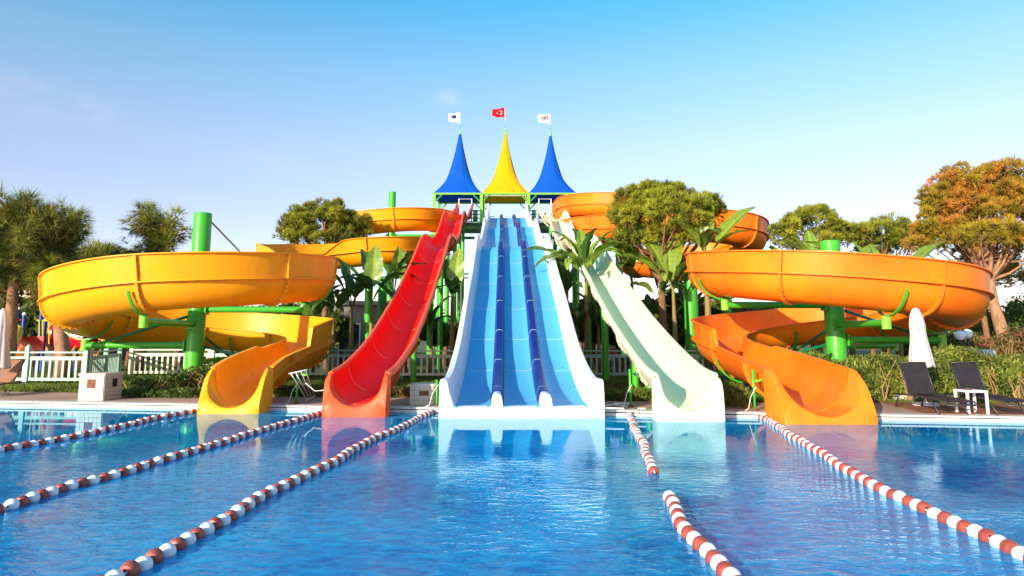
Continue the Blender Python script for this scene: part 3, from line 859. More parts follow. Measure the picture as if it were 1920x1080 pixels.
# ------------------------------------------------------------------ green columns and poles
def column(px_x, y, r, top, label, arms, name='support_column', group='round green slide columns'):
    o = thing(name, label, 'column', (px_x, y, Z), group)
    b = MB(); b.lathe([(0, top), (r * .96, top), (r, top - .03), (r, Z - .05), (0, Z - .05)], 32, (px_x, y, 0)); b.build('column', M['green'], o, angle=40)
    b = MB(); b.lathe([(r + .002, Z), (r + .16, Z), (r + .16, Z + .03), (r + .002, Z + .03)], 24, (px_x, y, 0)); b.build('base_plate', M['green_dark'], o, angle=40)
    # spiral weld line
    b = MB(); pts = []
    for k in range(0, int((top - .3) / .04)):
        z_ = Z + k * .04; a = -z_ * 2.1
        pts.append((px_x + (r + .001) * math.cos(a), y + (r + .001) * math.sin(a), z_))
    b.tube(pts, .006, 4); b.build('weld_seam', M['green_dark'], o)
    for (p1, zc, rr, brace) in arms:
        p1 = Vector(p1); d = Vector((p1.x - px_x, p1.y - y, 0)).normalized()
        p0 = Vector((px_x, y, zc)) + d * (r - .03)
        b = MB(); b.tube([p0, p1], rr, 14)
        a = b.build('arm', M['green'], o, angle=40)
        b = MB(); b.box(Vector((px_x, y, zc)) + d * (r + .02), (.05, .34, .34), d.to_track_quat('X', 'Z').to_matrix()); b.build('bracket', M['green'], a)
        b = MB(); b.tube([p1 + Vector((0, 0, -.16)), p1 + Vector((0, 0, .16))], rr * 1.15, 14); b.build('arm_end', M['green_light'], a, angle=40)
        if brace:
            q0 = Vector((px_x, y, zc + brace)) + d * (r - .02)
            b = MB(); b.tube([q0, p1 - d * .25], rr * .45, 8); b.build('brace', M['green_dark'], o, smooth=True)
    return o

def cradle(o, fr, idx, hw=0.8):
    """green strap under a flume joint, with its post"""
    b = MB(); rows = []
    for e in (-.01, .035):
        rows.append([Vector(p_) + Vector(fr.T[idx]) * 0 for p_ in fr.world(idx, u_profile(fr.r[idx], fr.r[idx] * .7, fr.r[idx] * .7, TH + .08 + e)[4:-4])])
    m_ = len(rows[0]); T_ = Vector(fr.T[idx]) * .032
    V = [p_ + T_ for p_ in rows[0]] + [p_ + T_ for p_ in rows[1]] + [p_ - T_ for p_ in rows[1]] + [p_ - T_ for p_ in rows[0]]
    Fs = []
    for k in range(m_ - 1):
        for q in range(4):
            a_ = q * m_ + k; b_ = ((q + 1) % 4) * m_ + k; Fs.append((a_, a_ + 1, b_ + 1, b_))
    Fs += [(0, m_, 2 * m_, 3 * m_), (m_ - 1, 4 * m_ - 1, 3 * m_ - 1, 2 * m_ - 1)]
    b.add(V, Fs)
    b.build('cradle', M['green'], o, angle=40)

def near(fr, x, y, z=None):
    d = np.hypot(fr.p[:, 0] - x, fr.p[:, 1] - y) + (abs(fr.p[:, 2] - z) * 1.5 if z is not None else 0)
    return int(np.argmin(d))

def arm_to(fr, cx, cy, ang, zhint, r=.10, brace=.0, rad=3.95):
    x, y = cx + rad * math.cos(R(ang)), cy + rad * math.sin(R(ang))
    i = near(fr, x, y, zhint)
    z_ = fr.p[i][2] - .30
    return ((x, y, z_), z_ - .0, r, brace), i

# left column with its arms
arms = []; crs = []
for ang, zh, br in ((-88, 2.3, -.0), (185, 1.9, .9), (5, 2.7, 0), (92, 1.3, .9), (20, .9, .8)):
    a_, i_ = arm_to(yf, -9.84, 21, ang, zh, .10 if ang != 20 else .085, br, 3.3); arms.append(a_); crs.append(i_)
lc = column(-9.88, 21.0, .27, at(380, 400, 21.0).z, 'thick green column inside the big yellow loop on the left', arms)
for i_ in crs: cradle(lc, yf, i_)
b = MB(); b.tube([at(395, 415, 21.0), at(452, 474, 25.5)], .03, 6); b.build('tie_rod', M['green_dark'], lc)
arms = []; crs = []
for ang, zh, br in ((268, 2.3, 0), (-3, 1.9, .9), (183, 2.9, 0), (90, 1.3, .9), (215, .6, .9), (160, .9, .8), (30, 1.6, 0)):
    a_, i_ = arm_to(of, 9.69, 20.4, ang, zh, .10, br, 3.25); arms.append(a_); crs.append(i_)
rc = column(9.82, 20.4, .29, at(1553, 452, 20.4).z, 'thick green column inside the big orange loop on the right', arms)
for i_ in crs: cradle(rc, of, i_)
# upper columns
arms = []; crs = []
for ang, zh, br in ((-80, 8.1, -.6), (0, 8.7, -.6), (180, 7.6, -.5), (90, 7.1, -.5), (-20, 6.4, -.5)):
    a_, i_ = arm_to(yf, -8.4, 44.8, ang, zh, .09, br, 3.5); arms.append(a_); crs.append(i_)
uc = column(-8.2, 44.8, .25, at(733, 360, 44.8).z, 'tall green column inside the small yellow upper loop', arms)
for i_ in crs: cradle(uc, yf, i_)
arms = []; crs = []
for ang, zh, br in ((-90, 9.1, -.6), (180, 9.6, -.6), (0, 8.8, -.5), (-95, 7.6, -.5), (200, 7.9, 0)):
    a_, i_ = arm_to(of, 7.35, 44.8, ang, zh, .09, br, 3.5); arms.append(a_); crs.append(i_)
uc2 = column(7.25, 44.8, .25, at(1160, 358, 44.8).z, 'tall green column behind the round pine by the orange upper loops', arms)
for i_ in crs: cradle(uc2, of, i_)

def pole(x, y, r, top, label, tgt=None, cap=True):
    o = thing('support_pole', label, 'pole', (x, y, Z), 'green poles propping the slides')
    b = MB(); b.lathe([(0, top), (r, top), (r, Z - .05), (0, Z - .05)], 18, (x, y, 0)); b.build('post', M['green'], o, angle=40)
    b = MB(); b.lathe([(r + .002, Z), (r + .12, Z), (r + .12, Z + .025), (r + .002, Z + .025)], 18, (x, y, 0)); b.build('base_plate', M['green_dark'], o, angle=40)
    if cap:
        b = MB(); b.box((x, y, top + .04), (.75, .16, .08)); b.build('saddle', M['green_dark'], o)
    if tgt is not None:
        b = MB(); b.tube([(x, y, top - .5), tgt], .05, 8); b.build('strut', M['green_dark'], o, smooth=True)
    return o
def under(fr, y, side=0.0, gap=.18):
    i = int(np.argmin(abs(fr.p[:, 1] - y))); return fr.p[i][0] + side, fr.p[i][1], fr.p[i][2] - gap
for fr, nm, yy in ((rf, 'red', (17.9, 23.0, 28.0, 32.5, 36.5, 43.0, 48.0, 53.0)), (cf, 'cream', (17.4, 19.2, 24.5, 28.5, 32.5, 36.5, 43.0, 48.0))):
    places = ['lowest pole near the pool exit', 'second pole up from the pool', 'third pole up, among banana leaves', 'fourth pole up, below the lower hump', 'fifth pole up, behind the lower hump', 'sixth pole up, below the upper hump', 'seventh pole up, close to the tower', 'last pole before the tower']
    for k, y_ in enumerate(yy):
        x_, y2, z_ = under(fr, y_)
        pole(x_, y2, .13 if k > 1 else .10, z_ - .05, 'green post under the %s slide, %s' % (nm, places[k]))
for k, y_ in enumerate((20, 24, 28.5, 32, 38, 43, 50)):
    for sx in (-1, 1):
        x_, y2, z_ = under(bf, y_, sx * 1.1, .3)
        pole(x_, y2, .10, z_ - .05, 'green post hidden below the blue slide on its %s side, %s' % ('cream slide' if sx > 0 else 'red slide', ['first', 'second', 'third', 'fourth', 'fifth', 'sixth', 'seventh'][k] + ' from the pool'))
pole(*at(716, 600, 29)[0:2], .19, 4.2, 'short thick green post among the banana stems left of the red slide', None)
pole(*at(690, 600, 34)[0:2], .20, 5.1, 'thick green post under the middle bend of the yellow slide', None)
pole(*at(757, 540, 36.5)[0:2], .20, 5.4, 'green post behind the banana leaves next to the red slide', None)
pole(*at(1296, 580, 26.3)[0:2], .27, 4.0, 'thick glossy green post left of the orange loop behind banana stems', None)
pole(*at(1362, 580, 34)[0:2], .22, 5.0, 'green post inside the highest orange bend', None, False)

# ------------------------------------------------------------------ start tower with its roofs and flags
TX0, TX1, TY0, TY1, TZ, TE = -6.75, 5.75, 56.0, 60.0, 11.3, 13.75
tw = thing('slide_tower', 'tall green steel start tower with railings behind the slides', 'tower', (-.55, 58, Z))
px_posts = [-6.65, -2.62, 1.42, 5.55]
for x in px_posts:
    for y in (TY0, TY1):
        b = MB(); b.box((x, y, (Z + TE) / 2), (.24, .24, TE - Z)); b.build('post', M['green_light'] if y == TY0 else M['green'], tw)
for y in (TY0 - .05, TY1 + .05):
    for z_ in (TZ - .2, TZ - .75):
        b = MB(); b.box(((TX0 + TX1) / 2, y, z_), (TX1 - TX0, .2, .22)); b.build('floor_beam', M['green_dark'], tw)
for k in range(11):
    b = MB(); b.box((TX0 + .4 + k * 1.17, 58, TZ - .03), (1.15, 4.0, .06)); b.build('floor_board', M['white_paint'], tw)
for k in range(7):
    x0 = TX0 + .3 + k * 1.95
    b = MB(); b.tube([(x0, TY0 - .05, TZ - .2), (x0 + .95, TY0 - .05, TZ - .75), (x0 + 1.9, TY0 - .05, TZ - .2)], .06, 6); b.build('lattice', M['green'], tw)
for y in (TY1, ):
    for z_ in (TZ + 1.05, TZ + .75, TZ + .45, TZ + .18):
        b = MB(); b.tube([(TX0, y, z_), (TX1, y, z_)], .045, 6); b.build('rail', M['green_dark'] if z_ < TZ + 1 else M['green_light'], tw)
for (xa, xb) in ((-3.6, -2.75), (-6.4, -5.5), (1.55, 2.15), (3.5, 4.6)):
    for z_ in (TZ + 1.0, TZ + .68, TZ + .36):
        b = MB(); b.tube([(xa, TY0, z_), (xb, TY0, z_)], .04, 6); b.build('rail', M['green_dark'], tw)
for (xa, xb) in ((-5.4, -4.6), (3.3, 4.2), (-3.35, -2.95), (1.7, 2.05)):
    for k in range(4):
        b = MB(); b.box(((xa + xb) / 2, TY0 + .4, TZ + .25 + k * .26), (xb - xa, .04, .24)); b.build('panel', M['green'] if k % 2 else M['green_dark'], tw)
for (xa, xb) in ((-2.35, -1.55), (.05, 1.2)):
    b = MB(); b.tube([(xa, TY0 + .6, TZ + .35), (xa, TY0 + .6, TZ + .62), (xb, TY0 + .6, TZ + .62), (xb, TY0 + .6, TZ + .35)], .04, 6); b.build('grab_rail', M['white_paint'], tw)
for (xa, xb) in ((-4.55, -3.45), (2.3, 3.35), (-2.35, 1.2)):
    b = MB(); zt = TZ + 2.05 if xa != -2.35 else TZ + 2.35
    b.tube([(xa, TY0 + .15, TZ), (xa, TY0 + .15, zt), (xb, TY0 + .15, zt), (xb, TY0 + .15, TZ)], .05, 6); b.build('gate_hoop', M['white_paint'], tw)
for x in px_posts:
    b = MB(); b.tube([(x, TY0, 4), (x, TY1, 8)], .06, 6); b.build('cross_brace', M['green_dark'], tw)
for z_ in (3.2, 6.9):
    for y in (TY0, TY1):
        b = MB(); b.box(((TX0 + TX1) / 2, y, z_), (TX1 - TX0 - .3, .10, .14)); b.build('tie_beam', M['green_dark'], tw)
# stairs at the back
for k in range(34):
    b = MB(); b.box((-5.8 + k * .34, 60.9, .45 + k * .33), (.36, 1.2, .05)); b.build('stair_tread', M['white_paint'], tw)

tent_prof = [(0, 1.0), (.06, .90), (.12, .80), (.18, .71), (.27, .58), (.36, .485), (.45, .405), (.54, .33), (.63, .26), (.72, .20), (.81, .145), (.90, .095), (1.0, .045)]
def tent(cx, cy, hw, z0, zp, fabric, label):
    o = thing('tent_canopy', label, 'canopy', (cx, cy, z0), 'peaked canopies on the start tower')
    b = MB(); n_ = 48; rows = []
    for f, wf in tent_prof:
        row = []
        for k in range(n_):
            a = 2 * math.pi * k / n_
            c_, s_ = math.cos(a), math.sin(a)
            sq = 1 / max(abs(c_), abs(s_))
            e = min(1, f / .35); rr = hw * wf * ((1 - e) * sq + e * 1.0 * (1 + .05 * math.cos(4 * a + math.pi) ))
            sag = -.10 * (1 - abs(math.cos(2 * a))) * 0
            row.append((cx + rr * c_, cy + rr * s_, z0 + (zp - z0) * f + sag))
        rows.append(row)
    b.sweep(rows, True, 0, caps=False); b.build('fabric', fabric, o, smooth=True)
    b = MB()
    for (xa, ya, xb, yb) in ((-1, -1, 1, -1), (-1, 1, 1, 1), (-1, -1, -1, 1), (1, -1, 1, 1)):
        b = MB(); l = (hw - .01) * 2
        b.box((cx + (xa + xb) / 2 * hw, cy + (ya + yb) / 2 * hw, z0 - .07), (l if ya == yb else .12, l - .14 if xa == xb else .12, .14)); b.build('frame_beam', M['green_light'], o)
    for sx in (-1, 1):
        for sy in (-1, 1):
            b = MB(); b.tube([(cx + sx * (hw - .08), cy + sy * (hw - .02), z0 - .75), (cx + sx * (hw - .65), cy + sy * (hw - .02), z0 - .16)], .05, 6); b.build('corner_brace', M['green'], o)
    for k in range(8):
        b = MB(); pts = [Vector(r_[k * 6 + 3 if k % 2 == 0 else k * 6]) for r_ in rows]
        pts = [Vector((cx, cy, p_.z)) + (p_ - Vector((cx, cy, p_.z))) * 1.004 for p_ in pts]
        b.tube(pts, [.022] * len(pts), 5); b.build('hem_seam', fabric, o, smooth=True)
    b = MB(); b.tube([(cx, cy, z0 + 1.6), (cx, cy, zp - .1)], .05, 8); b.build('mast', M['green_dark'], o, smooth=True)
    b = MB(); b.lathe([(hw * .045 + .01, zp - .12), (hw * .05, zp + .02), (.05, zp + .45), (0, zp + .47)], 12, (cx, cy, 0)); b.build('finial', M['green_light'], o, angle=40)
    return o
cy_ = 58.0; hw = 2.0
tcx = (-4.66, -.60, 3.46)
zp = at(948, 252, 58).z
tent(tcx[0], cy_, hw, TE + .10, zp + .05, M['canvas_blue'], 'blue peaked canopy flying the white flag with dark dots')
tent(tcx[1], cy_, hw, TE + .10, zp + .1, M['canvas_yellow'], 'yellow peaked canopy in the middle flying the red flag')
tent(tcx[2], cy_, hw, TE + .10, zp - .1, M['canvas_blue'], 'blue peaked canopy flying the white flag with black letters')

def flag(cx, cy, zb, zt, wd, ht, clothm, label, cat='flag', droop=.28):
    o = thing('flag', label, cat, (cx, cy, zb), 'flags on the canopy peaks')
    b = MB(); b.tube([(cx, cy, zb), (cx, cy, zt)], .035, 8); b.build('flagpole', M['steel'], o, smooth=True)
    def S(u, v):   # u 0 at pole, 1 at the fly end (towards -x)
        return Vector((cx - .03 - u * wd * .96, cy - .02 + .20 * math.sin(u * 6.5 + v * 1.5) * u, zt - .10 - (1 - v) * ht * (1 - .30 * u) - droop * .35 * u * u + .07 * math.sin(u * 7 + v)))
    b = MB(); nu, nv = 16, 8
    b.add([S(i / nu, j / nv) for i in range(nu + 1) for j in range(nv + 1)], [(i * (nv + 1) + j, i * (nv + 1) + j + 1, (i + 1) * (nv + 1) + j + 1, (i + 1) * (nv + 1) + j) for i in range(nu) for j in range(nv)])
    b.build('cloth', clothm, o, smooth=True)
    return o, S
def on_cloth(S, poly, name, m, parent, eps=.012):
    """flat print following the cloth; poly = list of (u,v) outlines"""
    b = MB(); vs_ = [S(u, v) + Vector((0, -eps, 0)) for u, v in poly]
    c = Vector((0, 0, 0))
    for v_ in vs_: c += v_
    b.add(vs_, [tuple(range(len(vs_)))]); return b.build(name, m, parent)
def ringpoly(cu, cv, r, asp, n_=20): return [(cu + r * asp * math.cos(2 * math.pi * k / n_), cv + r * math.sin(2 * math.pi * k / n_)) for k in range(n_)]

zt = at(861, 210, 58).z
o, S = flag(tcx[0], cy_, zp + .4, zt, 1.08, .98, M['flag_white'], 'white flag with two dark blue dots over the first blue canopy')
on_cloth(S, ringpoly(.46, .64, .17, .85), 'dot_emblem', M['navy_print'], o)
on_cloth(S, ringpoly(.68, .66, .16, .5), 'dot_emblem', M['navy_print'], o)
on_cloth(S, ringpoly(.575, .88, .07, .8, 10), 'dot_emblem', M['navy_print'], o)
for k in range(6):
    u = .40 + k * .085; v = .40 + .02 * k
    on_cloth(S, [(u, v), (u + .05, v + .01), (u + .045, v + .10), (u + .005, v + .09)], 'letter_mark', M['navy_print'], o)
on_cloth(S, ringpoly(.24, .38, .05, .9, 8), 'leaf_mark', M['olive_print'], o)
zt2 = at(948, 201, 58).z
o, S = flag(tcx[1], cy_, zp + .4, zt2, 1.22, .95, M['flag_red'], 'red flag with white crescent and star over the yellow canopy')
cres = []
for k in range(17):
    a = R(40 + 280 * k / 16); cres.append((.36 + .20 * .72 * math.cos(a) * 1, .52 + .26 * math.sin(a)))
for k in range(17):
    a = R(320 - 280 * k / 16); cres.append((.395 + .155 * .72 * math.cos(a) * 1.0, .52 + .20 * math.sin(a)))
b = MB(); nn = 17
vv = [S(u, v) + Vector((0, -.012, 0)) for u, v in cres]
b.add(vv, [(k, k + 1, 2 * nn - 2 - k, 2 * nn - 1 - k) for k in range(nn - 1)])
b.build('crescent', M['flag_white'], o)
star = []
for k in range(10):
    a = R(180 + 36 * k); r_ = .105 if k % 2 == 0 else .042
    star.append((.60 + r_ * .72 * math.cos(a), .52 + r_ * math.sin(a)))
b = MB(); vv = [S(u, v) + Vector((0, -.012, 0)) for u, v in star] + [S(.60, .52) + Vector((0, -.012, 0))]
b.add(vv, [(k, (k + 1) % 10, 10) for k in range(10)]); b.build('star', M['flag_white'], o)
on_cloth(S, [(.004, .02), (.03, .02), (.03, .98), (.004, .98)], 'hem', M['flag_white'], o)
zt3 = at(1038, 212, 58).z
o, S = flag(tcx[2], cy_, zp + .25, zt3, 1.12, .95, M['flag_white'], 'white flag with three black letters over the second blue canopy')
def letter(strokes, u0, us, vs0, vsz):
    for (x0, y0, x1, y1) in strokes:
        dx, dy = x1 - x0, y1 - y0; l = math.hypot(dx, dy); nx, ny = -dy / l * .13, dx / l * .13
        q = [(x0 + nx, y0 + ny), (x1 + nx, y1 + ny), (x1 - nx, y1 - ny), (x0 - nx, y0 - ny)]
        on_cloth(S, [(u0 + a_ * us, vs0 + b_ * vsz) for a_, b_ in q], 'letter', M['black_print'], o)
# seen from behind: u grows to the left, so drawing with +u reads mirrored as in the photo
KK = [(.1, 0, .1, 1), (.1, .5, .9, 1), (.1, .5, .9, 0)]
HH = [(.1, 0, .1, 1), (.9, 0, .9, 1), (.1, .5, .9, .5)]
GG = [(.9, .8, .5, 1), (.5, 1, .1, .7), (.1, .7, .1, .3), (.1, .3, .5, 0), (.5, 0, .9, .2), (.9, .2, .9, .5), (.9, .5, .5, .5)]
letter(KK, .14, .19, .36, .44); letter(HH, .375, .18, .40, .42); letter(GG, .60, .20, .44, .40)

# ------------------------------------------------------------------ lane ropes
def float_mesh(kind):
    b = MB(); r = .068; ln = .062
    if kind == 'w':
        prof = [(.014, -ln), (.034, -ln * .98), (.056, -ln * .72), (.066, -ln * .25), (.069, 0), (.066, ln * .25), (.056, ln * .72), (.034, ln * .98), (.014, ln)]
    else:
        prof = [(.018, -ln * .55), (.030, -ln * .86), (.050, -ln * .80), (.064, -ln * .45), (.068, -ln * .08), (.0655, 0), (.068, ln * .08), (.064, ln * .45), (.050, ln * .80), (.030, ln * .86), (.018, ln * .55)]
    b.lathe(prof, 18, axis='x'); return b
fw = float_mesh('w').build('float', M['float_white'], None, angle=45); fwm = fw.data; bpy.data.objects.remove(fw)
fm = float_mesh('m').build('float', M['float_red'], None, angle=45); fmm = fm.data; bpy.data.objects.remove(fm)
def lane_rope(pix, label, start=0):
    P = [on(px, py, .025) for px, py in pix]
    pts, _, s_ = catmull(P, .05)
    ph = random.uniform(0, 6)
    pts[:, 0] += .022 * np.sin(s_ * 1.9 + ph) + .012 * np.sin(s_ * 4.7 + 2 * ph)
    o = thing('lane_rope', label, 'lane rope', P[0], 'floating lane ropes on the pool')
    b = MB(); b.tube([Vector(p_) for p_ in pts[::3]], .011, 6); b.build('rope', M['rope'], o, smooth=True)
    k = start; d = .05; tot = s_[-1]
    while d < tot:
        c = np.array([np.interp(d, s_, pts[:, q]) for q in range(3)]); e = np.array([np.interp(min(d + .02, tot), s_, pts[:, q]) for q in range(3)])
        f = link('float', fwm if k % 2 else fmm, o)
        f.location = Vector(c) - Vector(o.location) + Vector((0, 0, random.uniform(-.008, .006)))
        dv = e - c
        f.rotation_euler = (random.uniform(0, 6), random.uniform(-.05, .05), math.atan2(dv[1], dv[0]) + random.uniform(-.12, .12))
        d += .138 + random.uniform(-.006, .014) + (random.uniform(.02, .05) if random.random() < .08 else 0); k += 1
lane_rope([(-60, 854), (0, 843), (110, 825), (215, 802), (300, 783), (385, 768)], 'red and white lane rope ending left of the yellow slide exit')
lane_rope([(-60, 974), (0, 954), (110, 918), (240, 884), (330, 856), (450, 819), (530, 796), (612, 771)], 'red and white lane rope ending between the yellow and red slide exits')
lane_rope([(180, 1105), (240, 1073), (290, 1043), (400, 985), (470, 945), (560, 898), (620, 868), (690, 829), (760, 797), (815, 770)], 'red and white lane rope ending between the red and blue slides')
lane_rope([(1172, 769), (1190, 800), (1210, 845), (1231, 886)], 'broken lane rope trailing from the edge between blue and cream slides')
lane_rope([(1254, 930), (1275, 967), (1300, 1006), (1340, 1052), (1395, 1110)], 'loose lane rope with a free end drifting in the near water', 1)
lane_rope([(1428, 782), (1500, 826), (1580, 876), (1640, 909), (1700, 941), (1800, 986), (1910, 1035), (1975, 1063)], 'red and white lane rope ending left of the orange slide exit')

# ------------------------------------------------------------------ fences
pick_mesh = {}
def fence(p0, p1, h, label, m, posts=True, m2=None, skip=None, gap=.215):
    p0 = Vector((p0[0], p0[1], Z)); p1 = Vector((p1[0], p1[1], Z)); d = p1 - p0; ln = d.length; d.normalize(); rot = math.atan2(d.y, d.x); rm = Matrix.Rotation(rot, 3, 'Z')
    o = thing('picket_fence', label, 'fence', p0, 'low picket fences behind the pool')
    for z_, hh, wd in ((h * .98, .05, .09), (h * .80, .12, .05), (.18, .09, .05)):
        b = MB(); b.box(p0 + d * ln / 2 + Vector((0, 0, z_)), (ln, wd, hh), rm); b.build('rail', m2 or m, o)
    npost = max(1, int(round(ln / 2.6)))
    for k in range(npost + 1):
        b = MB(); q = p0 + d * (ln * k / npost); b.box(q + Vector((0, 0, h * .54)), (.14, .14, h * 1.08 + .1), rm); po = b.build('post', m, o)
        b = MB(); b.lathe([(0, h * 1.08 + .16), (.05, h * 1.08 + .12), (.085, h * 1.08 + .052), (.0, h * 1.08 + .051)], 8, q); b.build('post_cap', m, po)
    key = (round(h, 2), m.name)
    if key not in pick_mesh:
        b = MB(); b.box((0, 0, h * .46), (.075, .022, h * .70)); tmp = b.build('picket', m, None); pick_mesh[key] = tmp.data; bpy.data.objects.remove(tmp)
    npk = int(ln / gap)
    for k in range(npk):
        q = d * (ln * (k + .5) / npk)
        f = link('picket', pick_mesh[key], o); f.location = q + Vector((0, 0, random.uniform(-.006, .006))); f.rotation_euler = (0, 0, rot)
fence(at(-60, 700, 22.6), at(160, 700, 22.4), 1.08, 'mint picket fence at the far left behind the brown lounger', M['fence'])
fence(at(166, 700, 22.5), at(222, 700, 26.6), 1.08, 'short picket fence running back from the corner post', M['fence'])
fence(at(245, 700, 26.8), at(392, 700, 26.8), 1.08, 'pale picket fence behind the left green column', M['fence_cream'])
fence(at(398, 700, 26.4), at(680, 700, 25.4), 1.08, 'shaded picket fence behind the yellow slide exit', M['fence'])
fence(at(740, 700, 25.4), at(905, 700, 25.4), 1.06, 'cream picket fence between the red and blue slides', M['fence_cream'], m2=M['fence_cream'])
fence(at(1060, 700, 25.6), at(1200, 700, 25.6), 1.06, 'green grey picket fence between the blue and cream slides', M['fence'])
fence(at(1205, 700, 25.8), at(1400, 700, 25.6), 1.06, 'cream picket fence between the cream and orange slides', M['fence_cream'])

# ------------------------------------------------------------------ tiled pump boxes
def tiled_box(x, y, wx, dy, h, tilew, label, openings):
    o = thing('tiled_box', label, 'box', (x, y, Z), 'white tiled pump boxes on the pool deck')
    b = MB(); b.box((x, y, Z + h / 2), (wx, dy, h)); b.build('core', M['grout'], o)
    b = MB(); b.box((x, y, Z + h + .02), (wx + .06, dy + .06, .045)); b.build('lid', M['tile'], o)
    def face(org, du, nrm, width, tm_, hole):
        nu = max(2, int(round(width / tilew))); nv = max(2, int(round(h / tilew))); tw_, th_ = width / nu, h / nv
        me = None
        for i in range(nu):
            for j in range(nv):
                if hole and hole[0] <= i < hole[2] and hole[1] <= j < hole[3]: continue
                c = org + du * (tw_ * (i + .5)) + Vector((0, 0, th_ * (j + .5))) + nrm * (.007 + random.uniform(-.001, .0015))
                if me is None:
                    bb = MB(); sx = tw_ - .008
                    bb.box((0, 0, 0), (sx if abs(du.x) > .5 else .014, sx if abs(du.y) > .5 else .014, th_ - .008)); tt = bb.build('tile', tm_, None); me = tt.data; bpy.data.objects.remove(tt)
                f = link('tile', me, o); f.location = c - Vector((x, y, Z))
        if hole:
            c = org + du * (tw_ * (hole[0] + hole[2]) / 2) + Vector((0, 0, th_ * (hole[1] + hole[3]) / 2)) + nrm * .004
            bb = MB(); sw = tw_ * (hole[2] - hole[0]) - .02; bb.box(c, (sw if abs(du.x) > .5 else .012, sw if abs(du.y) > .5 else .012, th_ * (hole[3] - hole[1]) - .02))
            bb.build('hatch', M['rust'] if nrm.y < 0 else M['dark'], o)
    face(Vector((x - wx / 2, y - dy / 2, Z)), Vector((1, 0, 0)), Vector((0, -1, 0)), wx, M['tile'], openings[0])
    face(Vector((x + wx / 2, y - dy / 2, Z)), Vector((0, 1, 0)), Vector((1, 0, 0)), dy, M['tile_shaded'], openings[1])
p_ = on(167, 752, Z)
tiled_box(p_.x + .02, p_.y + .40, .62, .76, .63, .105, 'white tiled box with a rusty hatch on the deck left of the yellow slide', ((2, 3, 4, 5), (3, 3, 5, 5)))
p_ = on(790, 760, Z)
tiled_box(p_.x, p_.y + .30, .55, .56, .44, .11, 'small beige tiled box with a dark hatch between red and blue slides', ((2, 2, 4, 3), (2, 1, 4, 3)))

# ------------------------------------------------------------------ loungers, side table, umbrellas
def lounger(name, label, loc, rotz, fab, frm, back=62, group=None):
    """head at the origin end, foot towards +x"""
    o = thing(name, label, 'sun lounger', (0, 0, 0), group)
    W = .62; hz = .33
    seat = [(0.62, hz), (0.95, hz + .01), (1.25, hz - .015), (1.55, hz - .01), (1.95, hz - .035)]
    bt = Vector((-math.cos(R(back)) * .80 + .62, 0, hz + math.sin(R(back)) * .80))
    b = MB(); b.sweep([[(x, -W / 2 + .03, z_), (x, W / 2 - .03, z_), (x, W / 2 - .03, z_ - .012), (x, -W / 2 + .03, z_ - .012)] for x, z_ in seat]); b.build('seat', fab, o, angle=30)
    nx = Vector((math.sin(R(back)), 0, math.cos(R(back)))) * .012
    q0 = Vector((.62, 0, hz)); b = MB()
    b.sweep([[p_ + Vector((0, -W / 2 + .03, 0)), p_ + Vector((0, W / 2 - .03, 0)), p_ + Vector((0, W / 2 - .03, 0)) - nx, p_ + Vector((0, -W / 2 + .03, 0)) - nx] for p_ in (q0 + Vector((-.01, 0, .02)), q0.lerp(bt, .5), bt)]); b.build('backrest', fab, o)
    for s in (-1, 1):
        y = s * (W / 2)
        b = MB(); b.tube([(x, y, z_) for x, z_ in [(-.02, hz - .03)] + seat] + [(2.02, y, hz - .10)], .02, 8); b.build('side_rail', frm, o, smooth=True)
        b = MB(); b.tube([(q0.x, y * .97, q0.z), (bt.x, y * .97, bt.z)], .018, 8); b.build('back_rail', frm, o, smooth=True)
        b = MB(); b.tube([(.18, y, hz - .03), (.02, y, 0.012)], .018, 8); b.build('leg', frm, o, smooth=True)
        b = MB(); b.tube([(1.35, y, hz - .02), (1.50, y, hz - .09), (1.72, y, .012)], .018, 8); b.build('leg', frm, o, smooth=True)
    b = MB(); b.tube([(bt.x, -W / 2 * .97, bt.z), (bt.x, W / 2 * .97, bt.z)], .018, 8); b.build('top_rail', frm, o, smooth=True)
    b = MB(); b.tube([(2.02, -W / 2, hz - .10), (2.02, W / 2, hz - .10)], .018, 8); b.build('foot_rail', frm, o, smooth=True)
    o.location = loc; o.rotation_euler = (0, 0, rotz); o.scale = (.93, .93, .93)
    return o
ZD = Z + .028
l1 = lounger('sun_lounger', 'charcoal sun lounger on the timber deck beside the closed umbrella', (8.93, 15.35, ZD), R(-91), M['lounge_dark'], M['lounge_frame'], 66, 'dark loungers on the timber deck')
l2 = dup(l1, (10.02, 15.30, ZD), R(-89), 'charcoal sun lounger farther right, past the small white table')
lounger('sun_lounger', 'brown sun lounger at the left frame edge with its back raised', (-14.15, 19.4, Z), R(-88), M['lounge_brown'], M['brown_frame'], 58)
# side table
p_ = Vector((9.48, 13.85, ZD))
o = thing('side_table', 'small white side table between the two charcoal loungers', 'table', (p_.x, p_.y + .2, ZD))
b = MB(); b.box((p_.x, p_.y + .2, ZD + .45), (.44, .42, .035)); b.build('tabletop', M['white_paint'], o)
for sx in (-1, 1):
    for sy in (-1, 1):
        b = MB(); b.box((p_.x + sx * .195, p_.y + .2 + sy * .185, ZD + .215), (.04, .04, .432)); b.build('leg', M['white_paint'], o)
b = MB(); b.lathe([(0, ZD + .4680), (.05, ZD + .4682), (.062, ZD + .475), (.052, ZD + .495), (.045, ZD + .48), (0, ZD + .478)], 14, (p_.x - .08, p_.y + .15, 0))
tag(b.build('ashtray', M['rust'], None, org=(p_.x - .08, p_.y + .15, ZD + .468)), 'small brown ashtray on the white side table', 'ashtray')

